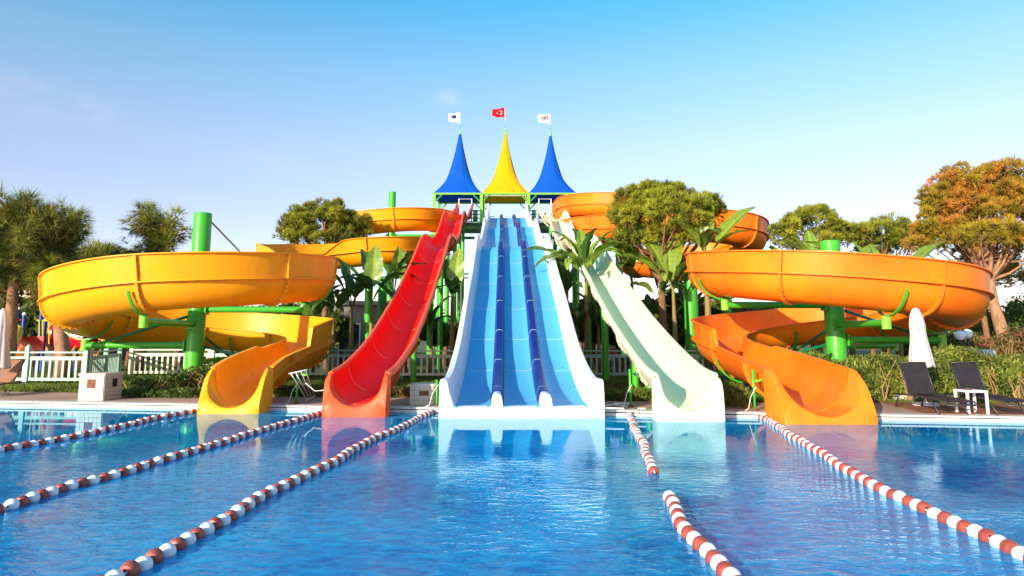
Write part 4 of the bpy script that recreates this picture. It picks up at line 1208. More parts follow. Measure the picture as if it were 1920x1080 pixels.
def umbrella(top, zb, label, base_z, lean=0.0):
    o = thing('closed_umbrella', label, 'umbrella', (top.x, top.y, base_z), 'closed white parasols')
    n_ = 40; rows = []
    hh = top.z - zb
    for f, r_ in ((0, .03), (.03, .075), (.08, .105), (.16, .135), (.30, .155), (.42, .150), (.55, .165), (.7, .195), (.85, .225), (.97, .25), (1.0, .245)):
        row = []
        for k in range(n_):
            a = 2 * math.pi * k / n_
            pl = 1 + (.22 * abs(math.sin(a * 4 + .5 * f)) - .11) * min(1, f * 3)
            row.append((top.x + lean * f + r_ * pl * math.cos(a), top.y + r_ * pl * math.sin(a), top.z - hh * f + (.03 * math.sin(a * 4) if f > .95 else 0)))
        rows.append(row)
    b = MB(); b.sweep(rows, True); b.build('canopy', M['white_cloth'], o, smooth=True)
    b = MB(); b.tube([(top.x + lean * .8, top.y, zb + .4), (top.x + lean * 1.45, top.y, base_z + .06)], .028, 10); b.build('pole', M['white_paint'], o, smooth=True)
    b = MB(); b.lathe([(0, .10), (.05, .10), (.06, .06), (.26, .055), (.28, .03), (.28, 0), (0, 0)], 20, (top.x + lean * 1.45, top.y, base_z)); b.build('foot', M['stone'], o, angle=40)
    for k in range(2):
        b = MB(); b.tube([(top.x - .05 + .07 * k, top.y - .162, top.z - .50), (top.x - .03 + .07 * k, top.y - .166, top.z - .52)], .012, 6)
        b.build('tie_cord', M['lounge_frame'], o)
    return o
t1 = at(1716, 577, 15.6); umbrella(t1, at(1720, 688, 15.6).z, 'closed white parasol standing in front of the hedge by the loungers', ZD, .05)
t2 = at(7, 578, 18.6); umbrella(t2, at(7, 690, 18.6).z, 'closed white parasol cut off by the left frame edge', Z, .04)
# folded sheet on the deck under the first lounger
c = on(1700, 750, ZD)
b = MB(); rows = []
for f, r_, z_ in ((0, .0, .13), (.2, .30, .13), (.6, .42, .11), (1, .50, .05), (1.1, .51, 0.0)):
    rows.append([(c.x + 1.05 * max(r_, .001) * math.cos(a), c.y + .25 + .55 * max(r_, .001) * math.sin(a), ZD + z_ + .012 * math.sin(3 * a + f * 3)) for a in np.linspace(0, 2 * math.pi, 28, endpoint=False)])
b.sweep(rows, True); tag(b.build('folded_cover', M['white_cloth'], None, smooth=True, org=(c.x, c.y + .25, ZD)), 'crumpled white cover lying on the deck behind the first lounger', 'cover')

# ------------------------------------------------------------------ poolside pipes and bits
def standpipe(px, pyb, pyt, label, arm=None):
    p_ = on(px, pyb, Z); zt_ = at(px, pyt, p_.y).z
    o = thing('standpipe', label, 'pipe', p_, 'thin green pipes at the pool edge')
    b = MB(); b.tube([p_, (p_.x - .01, p_.y, zt_)], .028, 8); b.build('pipe', M['green'], o, smooth=True)
    b = MB(); b.lathe([(0, .04), (.06, .035), (.07, 0), (0, 0)], 12, p_); b.build('foot', M['rust'], o, angle=40)
    if arm:
        b = MB(); b.tube([(p_.x, p_.y, zt_ - .25), (p_.x + arm, p_.y + .1, zt_ - .22)], .024, 8); b.build('side_arm', M['green_light'], o, smooth=True)
    b = MB(); b.tube([(p_.x + .03, p_.y - .03, Z + .5), (p_.x - .10, p_.y - .05, Z + .3), (p_.x - .16, p_.y - .06, Z + .05), (p_.x - .25, p_.y - .1, Z + .015)], .010, 6); b.build('hose', M['rope'], o, smooth=True)
standpipe(1183, 763, 692, 'thin green standpipe on the edge between blue and cream slides')
standpipe(1416, 770, 693, 'thin green standpipe with a side arm left of the orange exit', .32)
standpipe(556, 757, 702, 'thin green standpipe holding the white pipe rack')
standpipe(819, 763, 712, 'thin green standpipe next to the blue slide wall')
# white pipe rack leaning against the standpipe
o = None
a0, a1 = at(545, 700, 15.95), at(573, 694, 15.95); b0, b1 = on(577, 752, Z + .02), on(590, 745, Z + .02)
o = thing('pipe_rack', 'white plastic pipe rack leaning beside the yellow slide exit', 'rack', (b0.x, b0.y, Z))
for k in range(4):
    f = k / 3; b = MB(); b.tube([a0.lerp(a1, f), b0.lerp(b1, f)], .013, 8); b.build('rail', M['pvc'], o, smooth=True)
for f in (0.0, .96):
    b = MB(); q0, q1 = a0.lerp(b0, f), a1.lerp(b1, f); dd = (q1 - q0) * .12; b.tube([q0 - dd, q1 + dd], .014, 8); b.build('crossbar', M['pvc'], o, smooth=True)
hs = MB(); P0 = at(573, 718, 15.9)
hs.tube([P0, at(590, 733, 15.95), at(606, 732, 15.9), at(617, 722, 15.7), at(618, 708, 15.5)], .011, 6)
tag(hs.build('garden_hose', M['rope'], None, smooth=True, org=P0), 'thin pale hose hanging from the rack to the red slide', 'hose')
for k, (px0, py0, px1, py1) in enumerate(((1126, 757, 1176, 763), (1128, 762, 1168, 757), (1150, 756, 1186, 757), (1196, 766, 1210, 766), (1130, 765, 1170, 766))):
    q0, q1 = on(px0, py0, Z + .02 + k * .022), on(px1, py1, Z + .02 + k * .022)
    b = MB(); b.tube([q0, q1], .016, 6)
    tag(b.build('loose_pipe', M['pvc'], None, org=q0), ['loose white pipe lying flat nearest the blue slide wall', 'loose white pipe crossing over the others by the blue slide', 'loose white pipe lying farthest back near the standpipe', 'short white pipe stub right of the standpipe', 'loose white pipe at the front of the little pile'][k], 'pipe', 'white pipes on the coping')

# ------------------------------------------------------------------ trees
def branch_tree(root, base, forks, r0, bark, seed=0):
    """trunk polyline + limbs towards the given points"""
    rs_ = random.Random(seed)
    top = forks['trunk']
    b = MB(); n_ = len(top); b.tube([base] + top, [r0 * (1.15 if k == 0 else 1) * (1 - .55 * k / n_) for k in range(n_ + 1)], 12); b.build('trunk', bark, root, smooth=True)
    b = MB(); cnt = 0
    for q in forks['limbs']:
        s_ = top[rs_.randrange(max(0, len(top) - 2), len(top))] if len(top) > 1 else top[0]
        s_ = Vector(s_); q = Vector(q); mid = s_.lerp(q, .5) + Vector((rs_.uniform(-.2, .2), rs_.uniform(-.2, .2), -.12 * (q - s_).length))
        ln = (q - s_).length
        b.tube([s_, s_.lerp(mid, .6), mid.lerp(q, .3), q], [min(r0 * .4, .025 + ln * .02), min(r0 * .3, .02 + ln * .013), .02 + ln * .006, .012], 5, cap=False); cnt += 1
    lb = b.build('limbs', bark, root, smooth=True); tag(lb, kind='stuff')

def crown(root, blobs, n_clump, clump_r, tufts, blades, ln, wd, spread, m, up=.3, droop=0.0, shell=.6, flat=1.0, seed=1, tint0=.45):
    """needle crown: clumps spread over ellipsoid blobs; returns clump centres"""
    CC = []
    tot = sum(bl[3] * bl[4] for bl in blobs)
    for (cx, cy, cz, rx, rz) in blobs:
        k = max(3, int(n_clump * rx * rz / tot))
        d = unit(rng.normal(size=(k, 3))); d[:, 2] = np.where(d[:, 2] < -.45, -d[:, 2] * .6, d[:, 2])
        rad = (shell + (1 - shell) * rng.random((k, 1))) * rng.uniform(.86, 1.06, (k, 1))
        CC.append(np.array([cx, cy, cz]) + d * rad * np.array([rx, rx * .9, rz]))
    CC = np.concatenate(CC)
    K = len(CC)
    cr_ = clump_r * rng.uniform(.6, 1.25, (K, 1))
    dd = unit(rng.normal(size=(K, tufts, 3)) + np.array([0, 0, .55]))
    C = (CC[:, None, :] + dd * (cr_[:, None, :] * rng.uniform(.45, 1.0, (K, tufts, 1))) * np.array([1, 1, flat])).reshape(-1, 3)
    D = unit(dd.reshape(-1, 3) + np.array([0, 0, up]))
    if droop: D = unit(D + np.array([0, 0, -droop]))
    ct = np.clip(rng.normal(tint0, .2, K), 0, 1)
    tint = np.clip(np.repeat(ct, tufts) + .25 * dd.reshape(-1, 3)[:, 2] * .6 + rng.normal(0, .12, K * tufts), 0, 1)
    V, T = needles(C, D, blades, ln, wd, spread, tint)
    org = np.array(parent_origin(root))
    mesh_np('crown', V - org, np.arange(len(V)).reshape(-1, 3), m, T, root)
    return CC

def pine(name, label, base, lean, trunk_h, r0, blobs, n_clump, clump_r, tufts, blades, ln, wd, spread, m, bark, up=.3, droop=0.0, shell=.6, flat=.8, limbs=22, seed=3, group=None, tint0=.45, cat='pine tree'):
    base = Vector(base); o = thing(name, label, cat, base, group)
    CC = crown(o, blobs, n_clump, clump_r, tufts, blades, ln, wd, spread, m, up, droop, shell, flat, seed, tint0)
    rs_ = random.Random(seed); tr = []
    for k in range(1, 6):
        f = k / 5; tr.append(base + Vector((lean[0] * f + rs_.uniform(-.08, .08), lean[1] * f, trunk_h * f)))
    sel = CC[np.random.default_rng(seed).permutation(len(CC))[:limbs]]
    branch_tree(o, base, {'trunk': tr, 'limbs': [tuple(q) for q in sel]}, r0, bark, seed)
    return o

def blob(px, py, d, rpx, rpy): 
    q = at(px, py, d); s_ = F / d; return (q.x, q.y, q.z, rpx / s_, rpy / s_)
# rounded pine behind the cream slide
pine('umbrella_pine', 'broad rounded green pine in front of the orange upper loops', at(1246, 700, 26).xy.to_3d() + Vector((0, 0, Z)), (-.1, 0), 4.6, .21,
     [blob(1250, 415, 26, 96, 68), blob(1192, 402, 26, 46, 50), blob(1312, 402, 26, 42, 44), blob(1250, 452, 26, 78, 26), blob(1180, 452, 26, 30, 30), blob(1240, 374, 26, 48, 36)], 230, .30, 44, 11, .20, .024, .42, F_PINE, M['bark'], .8, 0, .80, .9, 40, 5)
pine('umbrella_pine', 'dense green pine rising behind the yellow middle bend', at(603, 700, 39).xy.to_3d() + Vector((0, 0, Z)), (.1, 0), 6.6, .24,
     [blob(605, 418, 39, 70, 42), blob(560, 428, 39, 34, 34), blob(650, 432, 39, 44, 32), blob(612, 455, 39, 84, 24), blob(545, 446, 39, 28, 24)], 140, .36, 40, 11, .28, .032, .36, F_PINE, M['bark'], .9, 0, .74, .9, 34, 6, tint0=.40)
# pines on the right
pine('umbrella_pine', 'green pine standing right of the highest orange bend', at(1530, 700, 46).xy.to_3d() + Vector((0, 0, Z)), (.2, 0), 7.0, .26,
     [blob(1525, 425, 46, 68, 40), blob(1470, 435, 46, 32, 30), blob(1580, 440, 46, 38, 34), blob(1525, 455, 46, 70, 26)], 130, .42, 34, 10, .32, .036, .38, F_PINE, M['bark'], .5, 0, .68, .8, 26, 7, tint0=.5)
pine('umbrella_pine', 'smaller pine between the green and the brown crowned pines', at(1665, 700, 47).xy.to_3d() + Vector((0, 0, Z)), (.1, 0), 6.4, .24,
     [blob(1660, 440, 47, 56, 36), blob(1615, 450, 47, 28, 26), blob(1705, 448, 47, 34, 34), blob(1660, 468, 47, 70, 26)], 110, .42, 34, 10, .32, .036, .38, F_PINE, M['bark'], .5, 0, .66, .8, 24, 8, tint0=.5)
pine('umbrella_pine', 'huge brown tinged pine with a pale leaning trunk at the far right', at(1900, 700, 33).xy.to_3d() + Vector((0, 0, Z)), (-1.0, 0), 5.4, .36,
     [blob(1830, 395, 33, 100, 72), blob(1770, 380, 33, 50, 52), blob(1900, 385, 33, 80, 70), blob(1800, 345, 33, 46, 34), blob(1880, 340, 33, 60, 36), blob(1830, 455, 33, 120, 46), blob(1770, 440, 33, 58, 46), blob(1930, 460, 33, 60, 60)], 330, .40, 38, 11, .28, .030, .45, F_PINE_DRY, M['bark_pale'], .25, .0, .62, .7, 60, 9)
pine('umbrella_pine', 'slim pine with a dark trunk behind the brown tinged pine', at(1862, 700, 38).xy.to_3d() + Vector((0, 0, Z)), (-.5, 0), 6.0, .20,
     [blob(1850, 500, 38, 60, 30), blob(1900, 520, 38, 40, 26)], 70, .45, 20, 10, .28, .032, .6, F_PINE_DRY, M['bark'], .2, 0, .55, .7, 20, 10)
# drooping conifers on the left
def cas(label, base, lean, th, r0, blobs, nb, seed, m=F_CAS, ln=.46, group='drooping conifers behind the left fence', tint0=.40, bark='bark_pale'):
    """conifer made of plume-like branches that leave the trunk and droop at the tips"""
    base = Vector(base); o = thing('drooping_conifer', label, 'conifer', base, group)
    rs_ = np.random.default_rng(seed); rp_ = random.Random(seed)
    tr = [base + Vector((lean[0] * k / 6 + rp_.uniform(-.06, .06), lean[1] * k / 6, th * k / 6)) for k in range(1, 7)]
    b = MB(); b.tube([base] + tr, [r0 * 1.2, r0, r0 * .88, r0 * .72, r0 * .55, r0 * .38, r0 * .15], 12); b.build('trunk', M[bark], o, smooth=True)
    lb = MB(); CC = []; DD = []; TT = []
    wts = np.array([bl[3] * bl[4] for bl in blobs]); wts = wts / wts.sum()
    for k in range(nb):
        bl = blobs[rs_.choice(len(blobs), p=wts)]
        d = unit(rs_.normal(size=3)); q = np.array(bl[:3]) + d * rs_.uniform(.45, 1.30) * np.array([bl[3], bl[3], bl[4]])
        tz = np.clip((q[2] - base.z - .35 * np.hypot(q[0] - base.x, q[1] - base.y)) / th, .25, 1.0); fi = tz * 6
        a0 = int(min(5, max(0, fi - 1))); s0 = np.array(tr[a0].lerp(tr[min(5, a0 + 1)], min(1, max(0, fi - 1 - a0))))
        L_ = np.linalg.norm(q - s0); mid = (s0 + q) / 2 + np.array([0, 0, .10 * L_])
        ts = np.linspace(0, 1, 14)[:, None]
        P = (1 - ts) ** 2 * s0 + 2 * ts * (1 - ts) * mid + ts ** 2 * q
        lb.tube([tuple(p_) for p_ in P[::3]], [min(r0 * .35, .02 + .014 * L_ * (1 - t_)) for t_ in ts[::3, 0]], 4, cap=False)
        tan = unit(np.gradient(P, axis=0)); tb = np.clip(rs_.normal(tint0, .22), 0, 1)
        for i in range(4, 14):
            for r_ in range(3):
                side = rs_.normal(size=3) * (.13 if i < 13 else .05)
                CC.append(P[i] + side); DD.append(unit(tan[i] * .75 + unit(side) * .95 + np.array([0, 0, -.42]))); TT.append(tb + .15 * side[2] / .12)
    CC = np.array(CC); DD = np.array(DD)
    V, T = needles(CC, DD, 12, ln, .022, .42, np.clip(np.array(TT), 0, 1))
    mesh_np('crown', V - np.array(base), np.arange(len(V)).reshape(-1, 3), m, T, o)
    tag(lb.build('limbs', M['bark'], o, smooth=True), kind='stuff')
    return o
cas('drooping conifer with a pale trunk at the left frame edge', at(12, 700, 25).xy.to_3d() + Vector((0, 0, Z)), (-.1, 0), 5.6, .26,
    [blob(10, 420, 25, 52, 52), blob(55, 400, 25, 40, 34), blob(20, 380, 25, 34, 30), blob(0, 490, 25, 40, 50), blob(60, 470, 25, 40, 40)], 58, 21)
cas('bushy drooping conifer with a forked pinkish trunk by the playground', at(118, 700, 25.5).xy.to_3d() + Vector((0, 0, Z)), (-.5, 0), 5.0, .27,
    [blob(85, 430, 25.5, 56, 44), blob(105, 400, 25.5, 30, 20), blob(60, 470, 25.5, 44, 50), blob(110, 490, 25.5, 50, 44), blob(70, 530, 25.5, 50, 30), blob(140, 415, 25.5, 22, 26), blob(130, 395, 25.5, 34, 12)], 70, 22)
o = cas('ragged conifer with long sparse branches behind the yellow loop', at(255, 700, 28).xy.to_3d() + Vector((0, 0, Z)), (.85, 0), 6.0, .19,
    [blob(290, 425, 28, 40, 30), blob(320, 450, 28, 30, 26), blob(255, 465, 28, 26, 18), blob(262, 388, 28, 10, 12), blob(338, 400, 28, 14, 14), blob(275, 455, 28, 40, 20), blob(345, 385, 28, 10, 10)], 28, 23)
cas('dark conifer mass behind the big yellow loop', at(180, 700, 31).xy.to_3d() + Vector((0, 0, Z)), (0, 0), 4.6, .22,
    [blob(175, 500, 31, 60, 28), blob(220, 490, 31, 40, 20), blob(140, 520, 31, 50, 40), blob(185, 474, 31, 60, 14), blob(238, 482, 31, 40, 12)], 84, 24, tint0=.22, bark='bark')

# background trees, each its own
def bgtree(px, pyt, wpx, d, label, seed, m=F_BG, tint=.4):
    base = at(px, 700, d).xy.to_3d() + Vector((0, 0, Z)); s_ = F / d
    o = thing('background_tree', label, 'tree', base, 'trees closing the view behind the slides')
    top = at(px, pyt, d).z; rx = wpx / s_ / 2; rz = (top - 1.2) / 2
    K = 3200
    dd = unit(rng.normal(size=(K, 3))); cl = unit(rng.normal(size=(26, 3))) * rng.uniform(.45, .85, (26, 1))
    which = rng.integers(0, 26, K)
    C = (cl[which] + dd * rng.uniform(.12, .34, (K, 1))) * np.array([rx, rx * .8, rz]) + np.array([base.x, base.y, 1.2 + rz])
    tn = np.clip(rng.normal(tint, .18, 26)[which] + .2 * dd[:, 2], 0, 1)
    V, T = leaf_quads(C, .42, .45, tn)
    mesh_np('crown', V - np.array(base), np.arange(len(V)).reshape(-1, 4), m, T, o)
    b = MB(); b.tube([base, base + Vector((.1, 0, 1.6)), base + Vector((0, .1, top * .7))], [.22, .17, .06], 8); b.build('trunk', M['bark'], o, smooth=True)
bg_list = [(-40, 470, 180, 45), (120, 505, 180, 47), (262, 520, 170, 49), (400, 545, 170, 52), (520, 560, 150, 50), (640, 565, 130, 46), (730, 580, 120, 62), (820, 575, 120, 64), (905, 590, 120, 68), (985, 585, 110, 66), (1060, 560, 130, 58), (1140, 560, 140, 50), (1230, 575, 130, 52), (1330, 555, 130, 47), (1420, 560, 140, 45), (1530, 520, 150, 52), (1640, 540, 150, 50), (1745, 555, 140, 52), (1850, 585, 140, 50), (1960, 560, 150, 46)]
names_bg = ['past the left frame edge', 'behind the playground', 'behind the pale fence run', 'behind the left green column', 'behind the yellow exit', 'behind the pale hut', 'seen left of the red slide', 'seen between red slide and tower legs', 'seen under the start tower', 'seen under the blue canopy', 'seen right of the blue slide', 'behind the cream slide', 'behind the grey roofed hall', 'beside the thick green post', 'behind the orange loop inlet', 'behind the orange loop column', 'behind the parasol', 'behind the globe lamps', 'behind the pale leaning trunk', 'past the right frame edge']
bg_list += [(470, 590, 120, 33), (560, 585, 110, 34), (612, 578, 90, 33), (770, 585, 90, 35), (832, 600, 70, 36), (1085, 575, 110, 33.5), (1165, 590, 90, 33), (1290, 590, 100, 36), (1400, 590, 130, 33), (60, 590, 150, 36), (330, 600, 140, 36), (1690, 600, 120, 33), (-10, 452, 190, 35), (150, 478, 190, 36), (240, 492, 130, 37), (1190, 548, 130, 37.5), (1275, 552, 130, 38), (1345, 560, 110, 38.5), (400, 585, 130, 38), (1110, 560, 100, 40)]
names_bg += ['low behind the mint fence', 'close behind the low banana plant', 'filling the gap left of the hut', 'right of the hut behind the red slide', 'deep between red slide and blue slide', 'close behind the shaded banana plant', 'close behind the cream slide', 'in front of the grey roofed hall', 'close behind the orange inlet bend', 'close behind the play structure', 'low behind the left column', 'low behind the orange column arms', 'tall one filling the far left edge', 'tall one behind the forked conifer', 'medium one left of the ragged conifer', 'half hiding the left end of the grey roofed hall', 'half hiding the middle of the grey roofed hall', 'hiding the right end of the grey roofed hall', 'low one right of the left column', 'left of the grey roofed hall']
for k, (px, pyt, wpx, d) in enumerate(bg_list):
    bgtree(px, pyt, wpx, d, 'dark leafy background tree ' + names_bg[k], k)
# clipped green wall of foliage on the far right
def hedge(name, label, cx, cy, sx, sy, h, m, count, size, asp, stems=0, cat='hedge', zb=None, rot=0.0, tint=.45):
    zb = Z if zb is None else zb
    o = thing(name, label, cat, (cx, cy, zb))
    C = np.stack([rng.uniform(-.5, .5, count) * sx, rng.uniform(-.5, .5, count) * sy, rng.random(count) ** .75 * h], 1)
    hf = .82 + .18 * np.sin(C[:, 0] * 2.3) * np.sin(C[:, 0] * .9 + 1) + rng.uniform(-.10, .12, count); C[:, 2] *= hf
    edge = .75 + .25 * np.sin(C[:, 0] * 3.1 + C[:, 2] * 4)
    C[:, 1] = np.where(C[:, 1] < 0, C[:, 1] * edge, C[:, 1])
    tn = np.clip(tint + .25 * np.sin(C[:, 0] * 4.1) * np.sin(C[:, 2] * 6 + C[:, 0]) + rng.normal(0, .15, count), 0, 1)
    V, T = leaf_quads(C, size, asp, tn, np.array([0, -.15, .7]), .75)
    mesh_np('foliage', V, np.arange(len(V)).reshape(-1, 4), m, T, o)
    if stems:
        b = MB()
        for k in range(stems):
            x, y = random.uniform(-.5, .5) * sx, random.uniform(-.55, -.15) * sy
            for q in range(4):
                b.tube([(cx + x, cy + y, zb), (cx + x + random.uniform(-.12, .12), cy + y + random.uniform(-.1, .05), zb + h * .3), (cx + x + random.uniform(-.35, .35), cy + y - random.uniform(0, .12), zb + h * random.uniform(.5, .85))], [.018, .013, .006], 4, cap=False)
        tag(b.build('stems', M['straw'], o, smooth=True), kind='stuff')
    o.rotation_euler = (0, 0, rot)
    return o
hedge('clipped_hedge', 'tall clipped green hedge wall behind the trunks at the far right', at(1890, 600, 42).x, 42, 6.0, 1.5, 3.9, F_SHRUB, 14000, .16, .5)
h0 = at(1725, 700, 17.3)
hedge('oleander_hedge', 'long oleander hedge with bare stems behind the loungers', at(1740, 700, 17.2).x, 17.2, 6.1, 1.3, 1.24, F_HEDGE, 44000, .15, .26, 8, rot=0.0)
hedge('reddish_hedge', 'reddish brown hedge at the right edge behind the globe lamps', at(1880, 660, 26).x, 26, 4.6, 1.2, 1.85, F_RED, 9000, .15, .4, 10)
hedge('low_shrub', 'dark green shrub left of the globe lamps', at(1762, 660, 25).x, 25.5, 2.0, 1.2, 1.7, F_SHRUB, 5000, .13, .5, cat='shrub')
hedge('low_shrub', 'straggly dark shrub at the right frame corner on the deck', at(1935, 700, 15.8).x, 15.9, 1.0, .8, .95, F_HEDGE, 2500, .16, .28, 10, cat='shrub')
hedge('low_shrub', 'leafy shrub at the foot of the left green column', at(372, 720, 19.3).x, 19.3, .95, .7, .85, F_SHRUB, 1700, .10, .5, 4, cat='shrub', tint=.7)
hedge('low_shrub', 'leafy shrub between the tiled box and the left column', at(290, 735, 18.6).x, 18.6, 1.3, .7, .60, F_SHRUB, 1500, .10, .5, 4, cat='shrub', tint=.6)
hedge('ground_cover', 'low dark ground cover below the left column', at(310, 740, 18.0).x, 18.0, 2.6, 1.0, .22, F_SHRUB, 2300, .10, .4, 0, cat='ground cover')
hedge('ground_cover', 'dense ground cover strip left of the orange exit', 4.86, 16.4, 1.05, 2.4, .48, F_GRASS, 4600, .16, .16, 0, cat='ground cover')
hedge('ground_cover', 'ground cover strip behind the white pipe rack', at(575, 735, 18.3).x, 18.4, 1.7, 1.2, .30, F_GRASS, 4000, .14, .18, 0, cat='ground cover')
hedge('ground_cover', 'dry low planting between the red slide and tiled box', at(765, 735, 18.0).x, 18.2, 1.3, 1.2, .25, F_RED, 2600, .14, .2, 0, cat='ground cover')
hedge('ground_cover', 'weedy strip behind the pipes right of the blue slide', at(1160, 735, 17.2).x, 17.3, 1.7, 1.0, .26, F_GRASS, 3000, .14, .18, 0, cat='ground cover')

# grass blades on the lawn
K = 42000
gx = rng.uniform(-18, 12, K); gv = 2.7 + 9.0 * rng.random(K) ** 1.4
G = np.stack([gx, EDGE0 + EDGEK * gx + gv, np.full(K, Z)], 1)
V, T = needles(G, np.tile([0, 0, 1.0], (K, 1)), 2, .10, .022, .35, np.clip(.5 + .3 * np.sin(gx * 1.3) * np.sin(gv * 1.1) + rng.normal(0, .15, K), 0, 1))
tag(mesh_np('grass', V, np.arange(len(V)).reshape(-1, 3), F_GRASS, T), 'short lawn grass between the deck and the fences', 'grass', kind='stuff')

# ------------------------------------------------------------------ banana plants
def banana_leaf_mesh(seed, L_=1.9, W_=.46, bend=1.0, torn=.5):
    rs_ = np.random.default_rng(seed); nu, nv = 26, 4
    V = []; T = []
    ang = R(78); x = 0.0; z_ = 0.0
    pet = .28
    for i in range(nu + 1):
        f = i / nu
        a = ang - bend * (f ** 1.5)
        if i: x += math.cos(a) * L_ / nu; z_ += math.sin(a) * L_ / nu
        g = max(0, (f - pet) / (1 - pet))
        wd = W_ * .5 * (math.sin(math.pi * min(1, g ** .75 * .98 + .02)) ** .6 if g > 0 else .05) + .008
        for j in range(-nv, nv + 1):
            s_ = j / nv
            notch = 1 - (torn * rs_.random() if abs(s_) >= .5 and rs_.random() < .42 and g > 0 else 0) * .75
            yy = s_ * wd * notch
            lift = abs(s_) * wd * .32 + .02 * math.sin(f * 22 + s_ * 3) * abs(s_)
            V.append((x - math.sin(a) * lift, yy, z_ + math.cos(a) * lift))
            T.append(.9 if j == 0 else .28 + .2 * rs_.random() + .12 * (i % 2))
    Fs = []; w_ = 2 * nv + 1
    for i in range(nu):
        for j in range(2 * nv): Fs.append((i * w_ + j, i * w_ + j + 1, (i + 1) * w_ + j + 1, (i + 1) * w_ + j))
    return np.array(V), np.array(Fs), np.array(T)
LEAF = {}
for mname, m in (('n', F_BAN), ('d', F_BAN_SHADED)):
    for k, (L_, W_, bd, tn) in enumerate(((2.1, .48, .55, .3), (2.3, .50, 1.1, .8), (2.0, .52, 1.9, .9), (2.0, .44, 2.6, 1.0), (1.8, .54, .25, .2))):
        V, Fs, T = banana_leaf_mesh(50 + k, L_, W_, bd, tn)
        o = mesh_np('leaf', V, Fs, m, T, None, None, True); LEAF[mname, k] = o.data; bpy.data.objects.remove(o)
def banana(px, pyb, d, h, label, leaves, r=.10, sc=1.0, mat_='n'):
    base = at(px, pyb, d).xy.to_3d() + Vector((0, 0, Z))
    o = thing('banana_plant', label, 'banana plant', base, 'banana plants among the slide supports')
    b = MB(); b.tube([base, base + Vector((.04, 0, h * .5)), base + Vector((.02, 0, h))], [r * 1.25, r, r * .55], 10); b.build('stem', M['stemgreen'], o, smooth=True)
    for (az, k, s_, tilt) in leaves:
        kind = mat_
        if k >= 10: kind = 'd'; k -= 10
        f = link('leaf', LEAF[kind, k], o)
        f.location = Vector((.02, 0, h - .12)); f.rotation_euler = (R(random.uniform(-14, 14)), R(tilt + random.uniform(-6, 6)), R(az + random.uniform(-8, 8))); f.scale = (s_ * sc * 1.12,) * 3
    return o
# az: 0 = +x (right), 180 = left, 270 = towards camera
UPR = [(20, 0, 1, 0), (160, 0, .95, 0), (260, 1, 1, 5), (320, 1, .9, 5), (90, 1, 1, 0), (200, 1, .95, 8), (40, 2, .9, 0), (230, 11, .9, 10)]
banana(1100, 700, 26.0, 3.95, 'banana plant with arching leaves between blue and cream slides', [(178, 1, 1.15, 22), (165, 2, 1.15, 18), (8, 2, 1.2, 4), (210, 2, 1.0, 10), (320, 2, 1.0, 10), (140, 1, 1.1, 5), (95, 0, 1, -4), (20, 1, 1.0, 0), (345, 2, .95, 0), (0, 2, 1.1, -8), (265, 2, .8, 15), (230, 3, .9, 5), (300, 11, .9, 0), (130, 10, 1.1, 0)])
banana(1060, 700, 27.5, 3.0, 'shorter shaded banana plant against the blue slide wall', [(160, 0, .9, 0), (30, 10, 1, 0), (250, 11, 1, 0), (300, 12, .9, 10), (200, 13, .9, 0), (80, 10, 1, 0)], mat_='d')
banana(1188, 700, 27.0, 3.8, 'tall banana plant with raised leaves behind the cream slide', [(80, 4, 1.4, -3), (110, 0, 1.2, 0), (60, 0, 1.25, -5), (70, 4, 1.25, -2), (40, 0, 1.2, -5), (190, 1, 1.1, 5), (340, 1, 1.15, 12), (260, 2, .9, 10), (120, 10, 1, 0), (230, 13, .8, 0)])
banana(1240, 700, 26.0, 3.0, 'banana plant with a thin yellow stem right of the cream slide', [(150, 0, .9, 0), (20, 1, 1.0, 0), (200, 2, .8, 10), (300, 13, .8, 0), (330, 13, .7, 0)], .08)
banana(1266, 700, 25.0, 3.4, 'banana plant with an upright leaf before the round pine', [(85, 4, 1.4, -3), (120, 0, 1.2, 0), (55, 0, 1.2, -5), (95, 4, 1.25, -4), (150, 1, .9, 10), (185, 1, 1.1, 20), (340, 2, .9, 10), (250, 3, .7, 0), (300, 12, .8, 0)], .09)
banana(1330, 700, 24.9, 4.5, 'tallest banana plant with spread leaves above the orange loop inlet', [(80, 4, 1.3, -3), (60, 0, 1.2, -5), (110, 4, 1.2, -2), (150, 0, 1.15, 0), (25, 0, 1.35, 14), (60, 4, 1.0, 0), (200, 1, 1, 10), (340, 1, .8, 20), (280, 12, .9, 0)], .12)
banana(655, 700, 26.5, 2.7, 'banana plant with a slim stem left of the red slide', [(150, 10, 1.0, 0), (75, 1, 1.1, 0), (200, 11, 1.1, 8), (10, 12, 1.0, 0), (320, 12, .9, 0), (250, 13, .8, 0)], .09, mat_='n')
banana(692, 700, 26.0, 3.0, 'banana plant with a broad leaf overlapping the red slide', [(100, 4, 1.2, 0), (130, 10, 1.05, 0), (8, 11, 1.1, 18), (350, 12, 1.1, 6), (180, 11, 1.1, 10), (255, 12, .9, 0), (220, 12, .9, 5)], .09)
banana(735, 700, 29.0, 3.6, 'banana plant peeking out behind the red slide', [(120, 4, 1.1, 0), (60, 0, 1.0, 0), (200, 11, .9, 0), (340, 11, .9, 0)], .10)
banana(585, 700, 27.5, 2.1, 'low dark banana plant behind the yellow loop end', [(170, 10, 1.0, 0), (20, 11, .9, 0), (95, 10, .9, 0), (250, 12, .8, 0), (330, 12, .8, 0)], .10, mat_='d')
banana(845, 700, 26.5, 3.0, 'banana plant with one long hanging leaf right of the red slide', [(80, 4, 1.15, -2), (95, 10, .9, 0), (275, 12, .8, 0), (290, 13, .6, 0), (262, 12, .7, 8)], .10)
